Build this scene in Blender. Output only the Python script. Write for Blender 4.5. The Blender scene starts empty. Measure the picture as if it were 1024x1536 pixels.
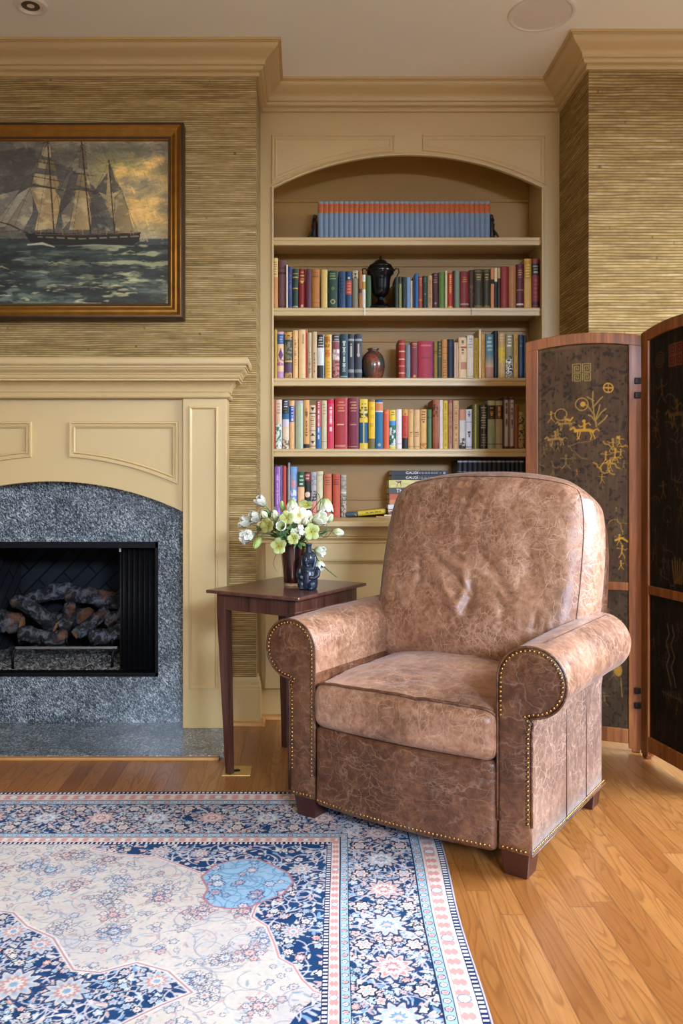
import bpy, bmesh, math, random
import numpy as np
from mathutils import Vector, Matrix
random.seed(7); RNG = np.random.default_rng(7)
SC = bpy.context.scene; COL = SC.collection
PI = math.pi
# ---------------------------------------------------------------- camera model of the photograph
F, CX, CY, H = 1260.0, 455.0, 725.0, 1.0
def at(u, v, Y):                       # photo pixel at a known depth -> a point in the room
    return Vector(((u-CX)*Y/F, Y, H-(v-CY)*Y/F))
def floor_at(u, v, z=0.0):             # photo pixel on a horizontal plane -> a point in the room
    Y = (H-z)*F/(v-CY); return Vector(((u-CX)*Y/F, Y, z))
D1, D2, D3 = 3.49, 3.82, 3.43          # fireplace wall, bookcase face, right wall
X1, X3, CEIL = -0.196, 1.164, 2.80
FC = -1.023                            # fireplace centre line
# ---------------------------------------------------------------- objects
def srgb(c):
    if isinstance(c, str):
        c = c.lstrip('#'); c = [int(c[i:i+2], 16)/255 for i in (0, 2, 4)]
    return [(x/12.92 if x <= .04045 else ((x+.055)/1.055)**2.4) for x in c]
def lin(a):
    a = np.clip(a, 0, 1); return np.where(a <= .04045, a/12.92, ((a+.055)/1.055)**2.4)
def tag(o, label=None, cat=None, group=None, kind=None):
    if label: o['label'] = label
    if cat: o['category'] = cat
    if group: o['group'] = group
    if kind: o['kind'] = kind
    return o
def empty(name, loc, label=None, cat=None, group=None, rz=0.0):
    o = bpy.data.objects.new(name, None); COL.objects.link(o)
    o.location = loc; o.rotation_euler = (0, 0, rz); o.empty_display_size = .05
    return tag(o, label, cat, group)
def link_mesh(name, me, mat, parent=None, smooth=False):
    o = bpy.data.objects.new(name, me); COL.objects.link(o)
    if mat is not None:
        for m in (mat if isinstance(mat, (list, tuple)) else [mat]): me.materials.append(m)
    if smooth: me.polygons.foreach_set('use_smooth', [True]*len(me.polygons))
    if parent is not None: o.parent = parent
    return o
def np_mesh(name, V, Q, cols=None):
    V = np.asarray(V, dtype=np.float32).reshape(-1, 3); Q = np.asarray(Q, dtype=np.int32)
    me = bpy.data.meshes.new(name)
    me.vertices.add(len(V)); me.vertices.foreach_set('co', V.ravel())
    k = Q.shape[1]
    me.loops.add(Q.size); me.loops.foreach_set('vertex_index', Q.ravel())
    me.polygons.add(len(Q)); me.polygons.foreach_set('loop_start', np.arange(len(Q), dtype=np.int32)*k)
    me.update(calc_edges=True); me.validate()
    if cols is not None:
        a = me.color_attributes.new('Col', 'FLOAT_COLOR', 'POINT')
        rgba = np.ones((len(V), 4), dtype=np.float32); rgba[:, :3] = lin(np.asarray(cols).reshape(-1, 3))
        a.data.foreach_set('color', rgba.ravel())
    return me
def grid_quads(nx, ny, base=0):        # vertex index = j*nx+i
    i, j = np.meshgrid(np.arange(nx-1), np.arange(ny-1)); a = base+j*nx+i
    return np.stack([a, a+1, a+nx+1, a+nx], -1).reshape(-1, 4)
class MB:                              # collects shapes, builds ONE mesh object
    def __init__(s): s.v = []; s.f = []; s.c = []; s.mi = []; s.cur = None; s.m = 0
    def _add(s, vs, fs):
        b = len(s.v); s.v += [tuple(p) for p in vs]; s.f += [tuple(b+i for i in f) for f in fs]
        s.c += [s.cur or (1, 1, 1)]*len(vs); s.mi += [s.m]*len(fs); return s
    def box(s, x0, x1, y0, y1, z0, z1, M=None):
        vs = [Vector((x, y, z)) for z in (z0, z1) for y in (y0, y1) for x in (x0, x1)]
        if M is not None: vs = [M @ p for p in vs]
        return s._add(vs, [(0, 2, 3, 1), (4, 5, 7, 6), (0, 1, 5, 4), (2, 6, 7, 3), (0, 4, 6, 2), (1, 3, 7, 5)])
    def frustum(s, c0, w0, c1, w1, M=None):   # square-section bar between two centres
        vs = []
        for c, w in ((c0, w0), (c1, w1)):
            hx, hy = (w/2, w/2) if not isinstance(w, tuple) else (w[0]/2, w[1]/2)
            vs += [Vector((c[0]+a*hx, c[1]+b*hy, c[2])) for a, b in ((-1, -1), (1, -1), (1, 1), (-1, 1))]
        if M is not None: vs = [M @ p for p in vs]
        return s._add(vs, [(3, 2, 1, 0), (4, 5, 6, 7)]+[(i, (i+1) % 4, 4+(i+1) % 4, 4+i) for i in range(4)])
    def lathe(s, prof, n=32, c=(0, 0, 0), M=None, lobes=0, amp=0.0):   # prof: (r, z)
        vs = []; k = len(prof)
        for r, z in prof:
            for i in range(n):
                a = 2*PI*i/n; rr = r*(1+amp*math.cos(lobes*a)) if lobes else r
                p = Vector((c[0]+rr*math.cos(a), c[1]+rr*math.sin(a), c[2]+z)); vs.append(M @ p if M is not None else p)
        fs = [(j*n+i, j*n+(i+1) % n, (j+1)*n+(i+1) % n, (j+1)*n+i) for j in range(k-1) for i in range(n)]
        if prof[0][0] > 1e-6: fs.append(tuple(reversed(range(n))))
        if prof[-1][0] > 1e-6: fs.append(tuple((k-1)*n+i for i in range(n)))
        return s._add(vs, fs)
    def tube(s, pts, r, n=8, caps=True, closed=False):
        pts = [Vector(p) for p in pts]; m = len(pts); R = r if isinstance(r, (list, tuple)) else [r]*m
        vs = []; up = None
        for i, p in enumerate(pts):
            if closed: t = pts[(i+1) % m]-pts[i-1]
            else: t = pts[min(i+1, m-1)]-pts[max(i-1, 0)]
            t = t.normalized() if t.length > 1e-9 else Vector((0, 0, 1))
            if up is None: up = Vector((0, 0, 1)) if abs(t.z) < .9 else Vector((1, 0, 0))
            a = t.cross(up); a = a.normalized() if a.length > 1e-6 else t.orthogonal().normalized()
            b = a.cross(t).normalized(); up = b
            vs += [p+R[i]*(math.cos(2*PI*k/n)*a+math.sin(2*PI*k/n)*b) for k in range(n)]
        fs = [(j*n+i, j*n+(i+1) % n, ((j+1) % m)*n+(i+1) % n, ((j+1) % m)*n+i) for j in range(m if closed else m-1) for i in range(n)]
        if caps and not closed: fs += [tuple(reversed(range(n))), tuple((m-1)*n+i for i in range(n))]
        return s._add(vs, fs)
    def ell(s, c, r, M=None, n=16, k=10):
        vs = []; r = (r, r, r) if not isinstance(r, (tuple, list)) else r
        for j in range(k+1):
            t = PI*j/k
            for i in range(n):
                a = 2*PI*i/n
                p = Vector((r[0]*math.sin(t)*math.cos(a), r[1]*math.sin(t)*math.sin(a), -r[2]*math.cos(t)))
                if M is not None: p = M @ p
                vs.append(p+Vector(c))
        return s._add(vs, [(j*n+i, j*n+(i+1) % n, (j+1)*n+(i+1) % n, (j+1)*n+i) for j in range(k) for i in range(n)])
    def prism_xz(s, pts, y0, y1, holes=None):     # outline in the xz plane given as convex-friendly polygon
        n = len(pts)
        vs = [(x, y0, z) for x, z in pts]+[(x, y1, z) for x, z in pts]
        return s._add(vs, [tuple(range(n)), tuple(reversed(range(n, 2*n)))]+[(i, n+i, n+(i+1) % n, (i+1) % n) for i in range(n)])
    def strip(s, A, B, y0, y1):        # solid band between two polylines (x,z), same length
        n = len(A); vs = [(x, y, z) for y in (y0, y1) for L in (A, B) for x, z in L]
        fs = []
        for i in range(n-1):
            fs += [(i, i+1, n+i+1, n+i), (2*n+i+1, 2*n+i, 3*n+i, 3*n+i+1), (i+1, i, 2*n+i, 2*n+i+1), (n+i, n+i+1, 3*n+i+1, 3*n+i)]
        fs += [(0, n, 3*n, 2*n), (n-1, 3*n-1, 4*n-1, 2*n-1)]
        return s._add(vs, fs)
    def sweep(s, path, prof, closed=False, caps=True):   # path in xy, prof (d out of the wall, z)
        P = [Vector(p) for p in path]; m = len(P); k = len(prof)
        def nrm(a, b): d = (b-a).normalized(); return Vector((d.y, -d.x))
        offs = []
        for i in range(m):
            n1 = nrm(P[i-1], P[i]) if (i > 0 or closed) else None
            n2 = nrm(P[i], P[(i+1) % m]) if (i < m-1 or closed) else None
            n1 = n1 or n2; n2 = n2 or n1
            offs.append((n1+n2)/(1+n1.dot(n2)))
        vs = [(P[i].x+offs[i].x*d, P[i].y+offs[i].y*d, z) for i in range(m) for d, z in prof]
        fs = [(i*k+j, ((i+1) % m)*k+j, ((i+1) % m)*k+j+1, i*k+j+1) for i in range(m if closed else m-1) for j in range(k-1)]
        if caps and not closed: fs += [tuple(range(k)), tuple(reversed(range((m-1)*k, m*k)))]
        return s._add(vs, fs)
    def ring(s, pts, Y, w, prof):      # mitred moulding round a closed xz outline; prof: (0..1 across, height towards -y)
        P = [Vector(p) for p in pts]; m = len(P)
        area = sum(P[i].x*P[(i+1) % m].y-P[(i+1) % m].x*P[i].y for i in range(m)); sg = 1 if area > 0 else -1
        vs = []; k = len(prof)
        for i in range(m):
            d1 = (P[i]-P[i-1]).normalized(); d2 = (P[(i+1) % m]-P[i]).normalized()
            n1 = sg*Vector((-d1.y, d1.x)); n2 = sg*Vector((-d2.y, d2.x)); o = (n1+n2)/max(.3, 1+n1.dot(n2))
            vs += [(P[i].x+o.x*w*a, Y-h, P[i].y+o.y*w*a) for a, h in prof]
        return s._add(vs, [(i*k+j, i*k+j+1, ((i+1) % m)*k+j+1, ((i+1) % m)*k+j) for i in range(m) for j in range(k-1)])
    def build(s, name, mat, parent=None, smooth=False, vc=False, bevel=0, auto=None):
        me = bpy.data.meshes.new(name); me.from_pydata(s.v, [], s.f)
        bm = bmesh.new(); bm.from_mesh(me); bmesh.ops.recalc_face_normals(bm, faces=bm.faces); bm.to_mesh(me); bm.free()
        if vc:
            a = me.color_attributes.new('Col', 'FLOAT_COLOR', 'POINT')
            arr = np.ones((len(s.v), 4), dtype=np.float32); arr[:, :3] = lin(np.array(s.c)); a.data.foreach_set('color', arr.ravel())
        o = link_mesh(name, me, mat, parent, smooth)
        if any(s.mi): me.polygons.foreach_set('material_index', s.mi)
        if auto is not None:
            me.polygons.foreach_set('use_smooth', [True]*len(me.polygons)); me.set_sharp_from_angle(angle=math.radians(auto))
        if bevel:
            b = o.modifiers.new('Bevel', 'BEVEL'); b.width = bevel; b.segments = 2; b.limit_method = 'ANGLE'; b.angle_limit = math.radians(40)
        return o
def struct(o, kind='structure'): o['kind'] = kind; return o
def rbox_pts(hd, r, n):                # rounded box as numpy verts, quads and cube coordinates
    idx = {}; P = []; Q = []
    lin_ = np.linspace(-1, 1, n+1)
    def vid(p):
        k = (round(p[0]*n*2), round(p[1]*n*2), round(p[2]*n*2))
        if k not in idx: idx[k] = len(P); P.append(p)
        return idx[k]
    for ax in range(3):
        for sg in (-1, 1):
            b, c = (ax+1) % 3, (ax+2) % 3
            for i in range(n):
                for j in range(n):
                    q = []
                    for di, dj in ((0, 0), (1, 0), (1, 1), (0, 1)):
                        p = [0, 0, 0]; p[ax] = sg; p[b] = lin_[i+di]; p[c] = lin_[j+dj]; q.append(vid(tuple(p)))
                    Q.append(q if sg > 0 else q[::-1])
    C = np.array(P); return C, np.array(Q)
def rbox_map(C, hd, r):
    hd = np.array(hd); p = C*hd; q = np.clip(p, -(hd-r), hd-r); d = p-q
    L = np.linalg.norm(d, axis=1, keepdims=True); return q+r*d/np.maximum(L, 1e-9)
# ---------------------------------------------------------------- painter: pictures worked out in code, kept as vertex colours
def _hash(i, j, s):
    h = (i.astype(np.int64)*374761393+j.astype(np.int64)*668265263+s*974711) & 0x7fffffff
    h = ((h ^ (h >> 13))*1274126177) & 0x7fffffff; return ((h ^ (h >> 16)) & 0xffff)/65535.0
def vnoise(x, y, s=0):
    i = np.floor(x); j = np.floor(y); fx = x-i; fy = y-j; fx = fx*fx*(3-2*fx); fy = fy*fy*(3-2*fy)
    a = _hash(i, j, s); b = _hash(i+1, j, s); c = _hash(i, j+1, s); d = _hash(i+1, j+1, s)
    return (a*(1-fx)+b*fx)*(1-fy)+(c*(1-fx)+d*fx)*fy
def fbm(x, y, s=0, o=4):
    t = 0; a = .5; n = 0
    for k in range(o): t = t+a*vnoise(x*2**k, y*2**k, s+k*17); n += a; a *= .5
    return t/n
def rgb(c):
    if isinstance(c, str): c = c.lstrip('#'); return np.array([int(c[i:i+2], 16)/255 for i in (0, 2, 4)])
    return np.array(c, dtype=float)
class Paint:
    def __init__(s, xs, ys, bg):
        s.xs = np.asarray(xs, float); s.ys = np.asarray(ys, float)
        s.X, s.Y = np.meshgrid(s.xs, s.ys); s.C = np.zeros(s.X.shape+(3,)); s.C[:] = rgb(bg)
    def sl(s, x0, x1, y0, y1):
        a, b = np.searchsorted(s.xs, [x0, x1]); c, d = np.searchsorted(s.ys, [y0, y1]); return slice(c, d), slice(a, b)
    def mix(s, m, col, k=None):
        k = k if k is not None else (slice(None), slice(None)); m = np.asarray(m, float)[..., None]
        s.C[k] = s.C[k]*(1-m)+np.asarray(rgb(col) if isinstance(col, (str, tuple, list)) else col)*m
    def stroke(s, pts, w, col, a=1.0, clip=None):
        ws = w if isinstance(w, (list, tuple)) else [w]*len(pts); wm = max(ws)
        xs = [p[0] for p in pts]; ys = [p[1] for p in pts]
        k = s.sl(min(xs)-wm, max(xs)+wm, min(ys)-wm, max(ys)+wm); X, Y = s.X[k], s.Y[k]
        if X.size == 0: return
        best = np.zeros(X.shape)
        for (x0, y0), (x1, y1), w0, w1 in zip(pts[:-1], pts[1:], ws[:-1], ws[1:]):
            dx, dy = x1-x0, y1-y0; L = dx*dx+dy*dy or 1e-9
            t = np.clip(((X-x0)*dx+(Y-y0)*dy)/L, 0, 1); d = np.hypot(X-x0-t*dx, Y-y0-t*dy); ww = (w0+(w1-w0)*t)/2
            best = np.maximum(best, np.clip((ww-d)/(.3*wm)+.5, 0, 1))
        if clip is not None: best = best*clip[k]
        s.mix(best*a, col, k)
    def inpoly(s, pts, k):
        X, Y = s.X[k], s.Y[k]; m = np.zeros(X.shape, bool); n = len(pts)
        for i in range(n):
            x0, y0 = pts[i]; x1, y1 = pts[(i+1) % n]
            if y0 == y1: continue
            m ^= ((y0 > Y) != (y1 > Y)) & (X < (x1-x0)*(Y-y0)/(y1-y0)+x0)
        return m
    def poly(s, pts, col, a=1.0, clip=None):
        xs = [p[0] for p in pts]; ys = [p[1] for p in pts]; k = s.sl(min(xs), max(xs), min(ys), max(ys))
        if s.X[k].size == 0: return
        m = s.inpoly(pts, k)*a
        if clip is not None: m = m*clip[k]
        s.mix(m, col, k)
    def pmask(s, pts):
        m = np.zeros(s.X.shape); xs = [p[0] for p in pts]; ys = [p[1] for p in pts]; k = s.sl(min(xs), max(xs), min(ys), max(ys))
        m[k] = s.inpoly(pts, k); return m
    def ell(s, cx, cy, rx, ry, col, a=1.0, rot=0.0, clip=None):
        R = max(rx, ry)*1.1; k = s.sl(cx-R, cx+R, cy-R, cy+R); X, Y = s.X[k]-cx, s.Y[k]-cy
        if X.size == 0: return
        c, t = math.cos(rot), math.sin(rot); d = np.hypot((X*c+Y*t)/rx, (-X*t+Y*c)/ry)
        m = np.clip((1-d)*4+.5, 0, 1)*a
        if clip is not None: m = m*clip[k]
        s.mix(m, col, k)
    def circ(s, cx, cy, r, w, col, a=1.0): s.stroke([(cx+r*math.cos(2*PI*i/20), cy+r*math.sin(2*PI*i/20)) for i in range(21)], w, col, a)
    def rosette(s, cx, cy, r, cols, n=8, rot=0.0, clip=None, a=1.0, sq=1.0):
        k = s.sl(cx-r*1.1, cx+r*1.1, cy-r*1.1*sq, cy+r*1.1*sq); X, Y = s.X[k]-cx, (s.Y[k]-cy)/sq
        if X.size == 0: return
        th = np.arctan2(Y, X)+rot; pet = .84+.16*np.cos(n*th); d = np.hypot(X, Y)/(r*pet)
        base = s.C[k]; q = len(cols); out = base.copy()
        for i, c in enumerate(cols):
            lim = 1-i/q; m = d < lim
            if i == 2: m = m & (np.cos(n*th) > -.35)
            if clip is not None: m = m & (clip[k] > .5)
            out[m] = rgb(c)
        s.C[k] = base*(1-a)+out*a
    def mesh(s, name, fn, smooth=True):
        V = fn(s.X, s.Y); return np_mesh(name, V, grid_quads(len(s.xs), len(s.ys)), s.C)
# ---------------------------------------------------------------- materials
def nmat(name, col=(.5, .5, .5), rough=.5, metal=0.0, spec=.5, coat=0.0, coat_rough=.1):
    m = bpy.data.materials.new(name); m.use_nodes = True; nt = m.node_tree; b = nt.nodes['Principled BSDF']
    c = srgb(col) if isinstance(col, str) else list(col)
    b.inputs['Base Color'].default_value = (*c, 1); b.inputs['Roughness'].default_value = rough
    b.inputs['Metallic'].default_value = metal; b.inputs['Specular IOR Level'].default_value = spec
    b.inputs['Coat Weight'].default_value = coat; b.inputs['Coat Roughness'].default_value = coat_rough
    return m, nt, b
class NT:
    def __init__(s, nt): s.nt = nt
    def n(s, t, **kw):
        x = s.nt.nodes.new(t)
        for k, v in kw.items(): setattr(x, k, v)
        return x
    def link(s, a, b): s.nt.links.new(a, b)
    def sock(s, v, inp):
        if hasattr(v, 'links'): s.link(v, inp)
        elif isinstance(v, (tuple, list)) and len(v) == 3 and inp.type == 'RGBA': inp.default_value = (*v, 1)
        else: inp.default_value = v
    def math(s, op, a, b=0.0, c=None):
        x = s.n('ShaderNodeMath', operation=op); s.sock(a, x.inputs[0]); s.sock(b, x.inputs[1])
        if c is not None: s.sock(c, x.inputs[2])
        return x.outputs[0]
    def coord(s, which='Object'): return s.n('ShaderNodeTexCoord').outputs[which]
    def sep(s, v): x = s.n('ShaderNodeSeparateXYZ'); s.link(v, x.inputs[0]); return x.outputs
    def comb(s, a, b, c=0.0):
        x = s.n('ShaderNodeCombineXYZ')
        for i, v in enumerate((a, b, c)): s.sock(v, x.inputs[i])
        return x.outputs[0]
    def mapping(s, v, scale=(1, 1, 1), rot=(0, 0, 0), loc=(0, 0, 0)):
        x = s.n('ShaderNodeMapping'); s.link(v, x.inputs[0]); x.inputs['Scale'].default_value = scale
        x.inputs['Rotation'].default_value = rot; x.inputs['Location'].default_value = loc; return x.outputs[0]
    def noise(s, v, scale=5.0, detail=4.0, rough=.55, dist=0.0, out='Fac'):
        x = s.n('ShaderNodeTexNoise'); s.link(v, x.inputs['Vector']); x.inputs['Scale'].default_value = scale
        x.inputs['Detail'].default_value = detail; x.inputs['Roughness'].default_value = rough; x.inputs['Distortion'].default_value = dist
        return x.outputs[out]
    def voro(s, v, scale=5.0, feature='F1', rand=1.0, out='Distance'):
        x = s.n('ShaderNodeTexVoronoi', feature=feature); s.link(v, x.inputs['Vector']); x.inputs['Scale'].default_value = scale
        x.inputs['Randomness'].default_value = rand; return x.outputs[out]
    def white(s, v):
        x = s.n('ShaderNodeTexWhiteNoise', noise_dimensions='3D'); s.link(v, x.inputs['Vector']); return x.outputs['Value']
    def ramp(s, v, stops, interp='LINEAR'):
        x = s.n('ShaderNodeValToRGB'); s.link(v, x.inputs[0]); cr = x.color_ramp; cr.interpolation = interp
        while len(cr.elements) < len(stops): cr.elements.new(.5)
        for e, (p, c) in zip(cr.elements, stops):
            e.position = p
            if isinstance(c, (int, float)): c = (c, c, c)
            elif isinstance(c, str): c = srgb(c)
            e.color = (*c, 1)
        return x.outputs[0]
    def mix(s, f, a, b, mode='MIX'):
        x = s.n('ShaderNodeMix', data_type='RGBA', blend_type=mode); s.sock(f, x.inputs[0]); s.sock(a, x.inputs[6]); s.sock(b, x.inputs[7]); return x.outputs[2]
    def bump(s, hgt, b, strength=.3, dist=.01):
        x = s.n('ShaderNodeBump'); x.inputs['Strength'].default_value = strength; x.inputs['Distance'].default_value = dist
        s.link(hgt, x.inputs['Height']); s.link(x.outputs[0], b.inputs['Normal'])
MAT = {}
def simple(key, col, rough=.5, metal=0.0, spec=.5, coat=0.0, var=.12, scale=30.0, bump=.0):
    m, nt, b = nmat(key, col, rough, metal, spec, coat); t = NT(nt); c = srgb(col) if isinstance(col, str) else col
    n = t.noise(t.coord(), scale, 3)
    t.link(t.ramp(n, [(.25, tuple(x*(1-var) for x in c)), (.75, tuple(min(1, x*(1+var)) for x in c))]), b.inputs['Base Color'])
    if bump: t.bump(n, b, bump, .004)
    MAT[key] = m; return m
simple('tan_paint', '#c6ab76', .38, var=.02, scale=3)
simple('ceiling_paint', '#f3f1de', .7, var=.01, scale=2)
simple('plain_wall', '#6b5f4e', .8, var=.03)
simple('fixture_white', '#e4dccb', .5, var=.02)
simple('dark_metal', '#17171a', .45, .8, var=.2)
simple('steel', '#8c8c8c', .35, 1.0, var=.15)
simple('brass', '#d2ab5e', .38, .55, var=.12)
simple('nail_brass', '#a8834e', .3, 1.0, var=.2, scale=200)
simple('black_ceramic', '#1a2434', .36, var=.15, coat=.15)
simple('urn_metal', '#201f1e', .22, .7, var=.3)
simple('urn_handle', '#3d3320', .35, .8)
simple('bookend_wood', '#2a150e', .45, var=.3)
simple('back_paint_warm_shade', '#a67c36', .5, var=.02, scale=3)  # tan paint made browner to carry the niche's warm shade in its colour
simple('page_block', '#d8c8a4', .8, var=.1, scale=120)
simple('ribbon', '#d8d2c6', .6)
simple('foot_wood', '#3a1a12', .35, var=.25, coat=.2)
simple('dark_fabric', '#15110f', .9)
simple('hinge_metal', '#2a2520', .4, .9)
simple('lens_dark', '#6d665a', .25, .6)
simple('stem_green', '#5c7338', .55, var=.3)
simple('leaf_green', '#4a6a35', .5, var=.35, scale=60)
simple('twig', '#6a5840', .7)
# vertex-coloured surfaces
def vcmat(key, rough, spec=.5, coat=0.0, bscale=0.0, bstr=.0, gain=1.0):
    m, nt, b = nmat(key, rough=rough, spec=spec, coat=coat); t = NT(nt)
    a = t.n('ShaderNodeVertexColor', layer_name='Col').outputs['Color']
    n = t.noise(t.coord(), 90, 3)
    t.link(t.mix(.12, a, t.ramp(n, [(.2, .35), (.8, 1.0)]), 'MULTIPLY'), b.inputs['Base Color'])
    if bscale: t.bump(t.noise(t.coord(), bscale, 3), b, bstr, .003)
    MAT[key] = m; return m
vcmat('book_cloth', .5, .4, 0, 400, .15)
vcmat('canvas_paint', .45, .45, .15, 120, .35)
vcmat('lacquer', .55, .16, .0, 80, .15)
vcmat('rug_pile', .95, .1, 0, 700, .5)
vcmat('petal', .55, .35, 0, 150, .2)
vcmat('glazed_pot', .15, .5, .6)
# grasscloth: long irregular horizontal reeds
def grasscloth(key, cols, dens):
    m, nt, b = nmat(key, rough=.85, spec=.15); t = NT(nt); x, y, z = t.sep(t.coord())
    h = t.math('ADD', x, y)
    wob = t.math('MULTIPLY', t.math('SUBTRACT', t.noise(t.comb(t.math('MULTIPLY', h, 2.2), t.math('MULTIPLY', z, 9.0)), 1.0, 3, .6), .5), .016)
    zz = t.math('MULTIPLY', t.math('ADD', z, wob), dens); rid = t.math('FLOOR', zz); fr = t.math('FRACT', zz)
    prof = t.math('SINE', t.math('MULTIPLY', fr, PI))
    rv = t.noise(t.comb(t.math('MULTIPLY', h, 3.2), t.math('MULTIPLY', rid, 13.7)), 1.0, 4, .75)
    c = t.ramp(rv, [(.30, cols[0]), (.42, cols[1]), (.54, cols[2]), (.68, cols[3])])
    gapw = t.noise(t.comb(t.math('MULTIPLY', h, 5.0), t.math('MULTIPLY', rid, 5.1), 3.0), 1.0, 2, .6)
    gap = t.ramp(t.math('SUBTRACT', prof, t.math('MULTIPLY', gapw, .75)), [(.0, .62), (.22, 0.0)])
    c = t.mix(gap, c, srgb(cols[4]))
    fleck = t.noise(t.comb(t.math('MULTIPLY', h, 26.0), t.math('MULTIPLY', rid, 3.3), 4.0), 1.0, 2, .5)
    c = t.mix(t.ramp(fleck, [(.70, 0.0), (.76, .8)]), c, srgb(cols[4]))
    t.link(c, b.inputs['Base Color']); t.bump(prof, b, .45, .004); MAT[key] = m
grasscloth('grasscloth', ['#826a40', '#9a8050', '#b09562', '#c6ae7c', '#4a3a20'], 112)
grasscloth('grasscloth_gold', ['#7c6236', '#917546', '#a68a56', '#bea472', '#4a361a'], 84)
# wood
def wood(key, c0, c1, c2, rough=.35, axis=2, coat=.2, scale=1.0):
    m, nt, b = nmat(key, rough=rough, coat=coat); t = NT(nt); sc = [40*scale]*3; sc[axis] = 2.5*scale
    v = t.mapping(t.coord(), tuple(sc)); n = t.noise(v, 1.0, 5, .6, .6); g = t.noise(v, 4.0, 3, .5)
    f = t.math('ADD', t.math('MULTIPLY', n, .75), t.math('MULTIPLY', g, .25))
    t.link(t.ramp(f, [(.32, c0), (.5, c1), (.68, c2)]), b.inputs['Base Color']); t.bump(f, b, .12, .002); MAT[key] = m
wood('table_wood', '#2b1611', '#4a2a20', '#664034', .3, 2, .25)
wood('table_top_wood', '#3a221c', '#57362c', '#71493a', .28, 0, .35)
wood('screen_wood', '#5a2e0c', '#85481a', '#a3632a', .4, 2, .15)
wood('strip_wood', '#9a6a34', '#bb8648', '#cc9a5c', .4, 0, .1)
simple('frame_brown', '#3a2410', .4, .2, var=.2)
simple('gilt', '#94641f', .36, .6, var=.25, scale=18)
def oak_floor():
    m, nt, b = nmat('oak_floor', rough=.33, spec=.5, coat=.15, coat_rough=.15); t = NT(nt); x, y, z = t.sep(t.coord())
    W = .057; xr = t.math('DIVIDE', x, W); row = t.math('FLOOR', xr); fr = t.math('FRACT', xr)
    off = t.white(t.comb(row, 3.1, 0.0)); yr = t.math('ADD', t.math('DIVIDE', y, .95), t.math('MULTIPLY', off, 9.0))
    pl = t.math('FLOOR', yr); fy = t.math('FRACT', yr); rnd = t.white(t.comb(row, pl, 1.7))
    base = t.ramp(rnd, [(0, '#8a5526'), (.35, '#98622f'), (.7, '#a26c37'), (1, '#b07a44')])
    vx = t.math('ADD', t.math('MULTIPLY', x, 55.0), t.math('MULTIPLY', rnd, 37.0))
    # cathedral figure: contour lines of a stretched noise field, different on every board
    fld = t.noise(t.comb(t.math('MULTIPLY', vx, .28), t.math('MULTIPLY', y, 1.5), t.math('MULTIPLY', rnd, 20.0)), 1.0, 1.5, .4)
    rings = t.math('FRACT', t.math('MULTIPLY', fld, 16.0))
    ringm = t.ramp(rings, [(0, 0.0), (.55, .15), (.9, .75), (1, 0.0)])
    pores = t.noise(t.comb(t.math('MULTIPLY', vx, 5.0), t.math('MULTIPLY', y, 14.0), rnd), 1.0, 3, .6)
    c = t.mix(t.math('MULTIPLY', ringm, .75), base, srgb('#6a3c16'))
    c = t.mix(t.math('MULTIPLY', t.ramp(pores, [(.4, 0.0), (.7, 1.0)]), .35), c, srgb('#74451c'))
    e = t.math('MINIMUM', t.math('MULTIPLY', t.math('MINIMUM', fr, t.math('SUBTRACT', 1.0, fr)), W), t.math('MULTIPLY', t.math('MINIMUM', fy, t.math('SUBTRACT', 1.0, fy)), .95))
    gap = t.ramp(e, [(.0003, 1.0), (.0009, 0.0)])
    c = t.mix(t.math('MULTIPLY', gap, .4), c, srgb('#5a3618')); t.link(c, b.inputs['Base Color'])
    t.bump(t.math('SUBTRACT', t.math('MULTIPLY', pores, .15), gap), b, .2, .0015); MAT['oak_floor'] = m
oak_floor()
def granite():
    m, nt, b = nmat('granite', rough=.16, spec=.6); t = NT(nt); c0 = t.coord()
    v = t.mapping(c0, (1, 1.0, 1.0), (0, .6, .5)); v2 = t.mapping(v, (1.0, .45, .5))
    a = t.noise(v2, 200, 3, .6, 1.0); d = t.noise(v2, 380, 2, .6, .4); w = t.noise(c0, 7, 3, .5, 1.0)
    f = t.math('ADD', t.math('ADD', t.math('MULTIPLY', a, .62), t.math('MULTIPLY', d, .25)), t.math('MULTIPLY', w, .16))
    t.link(t.ramp(f, [(.35, '#10161b'), (.46, '#363f46'), (.54, '#68747a'), (.61, '#b6bebf'), (.72, '#e4e8e6')]), b.inputs['Base Color'])
    MAT['granite'] = m
granite()
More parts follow.
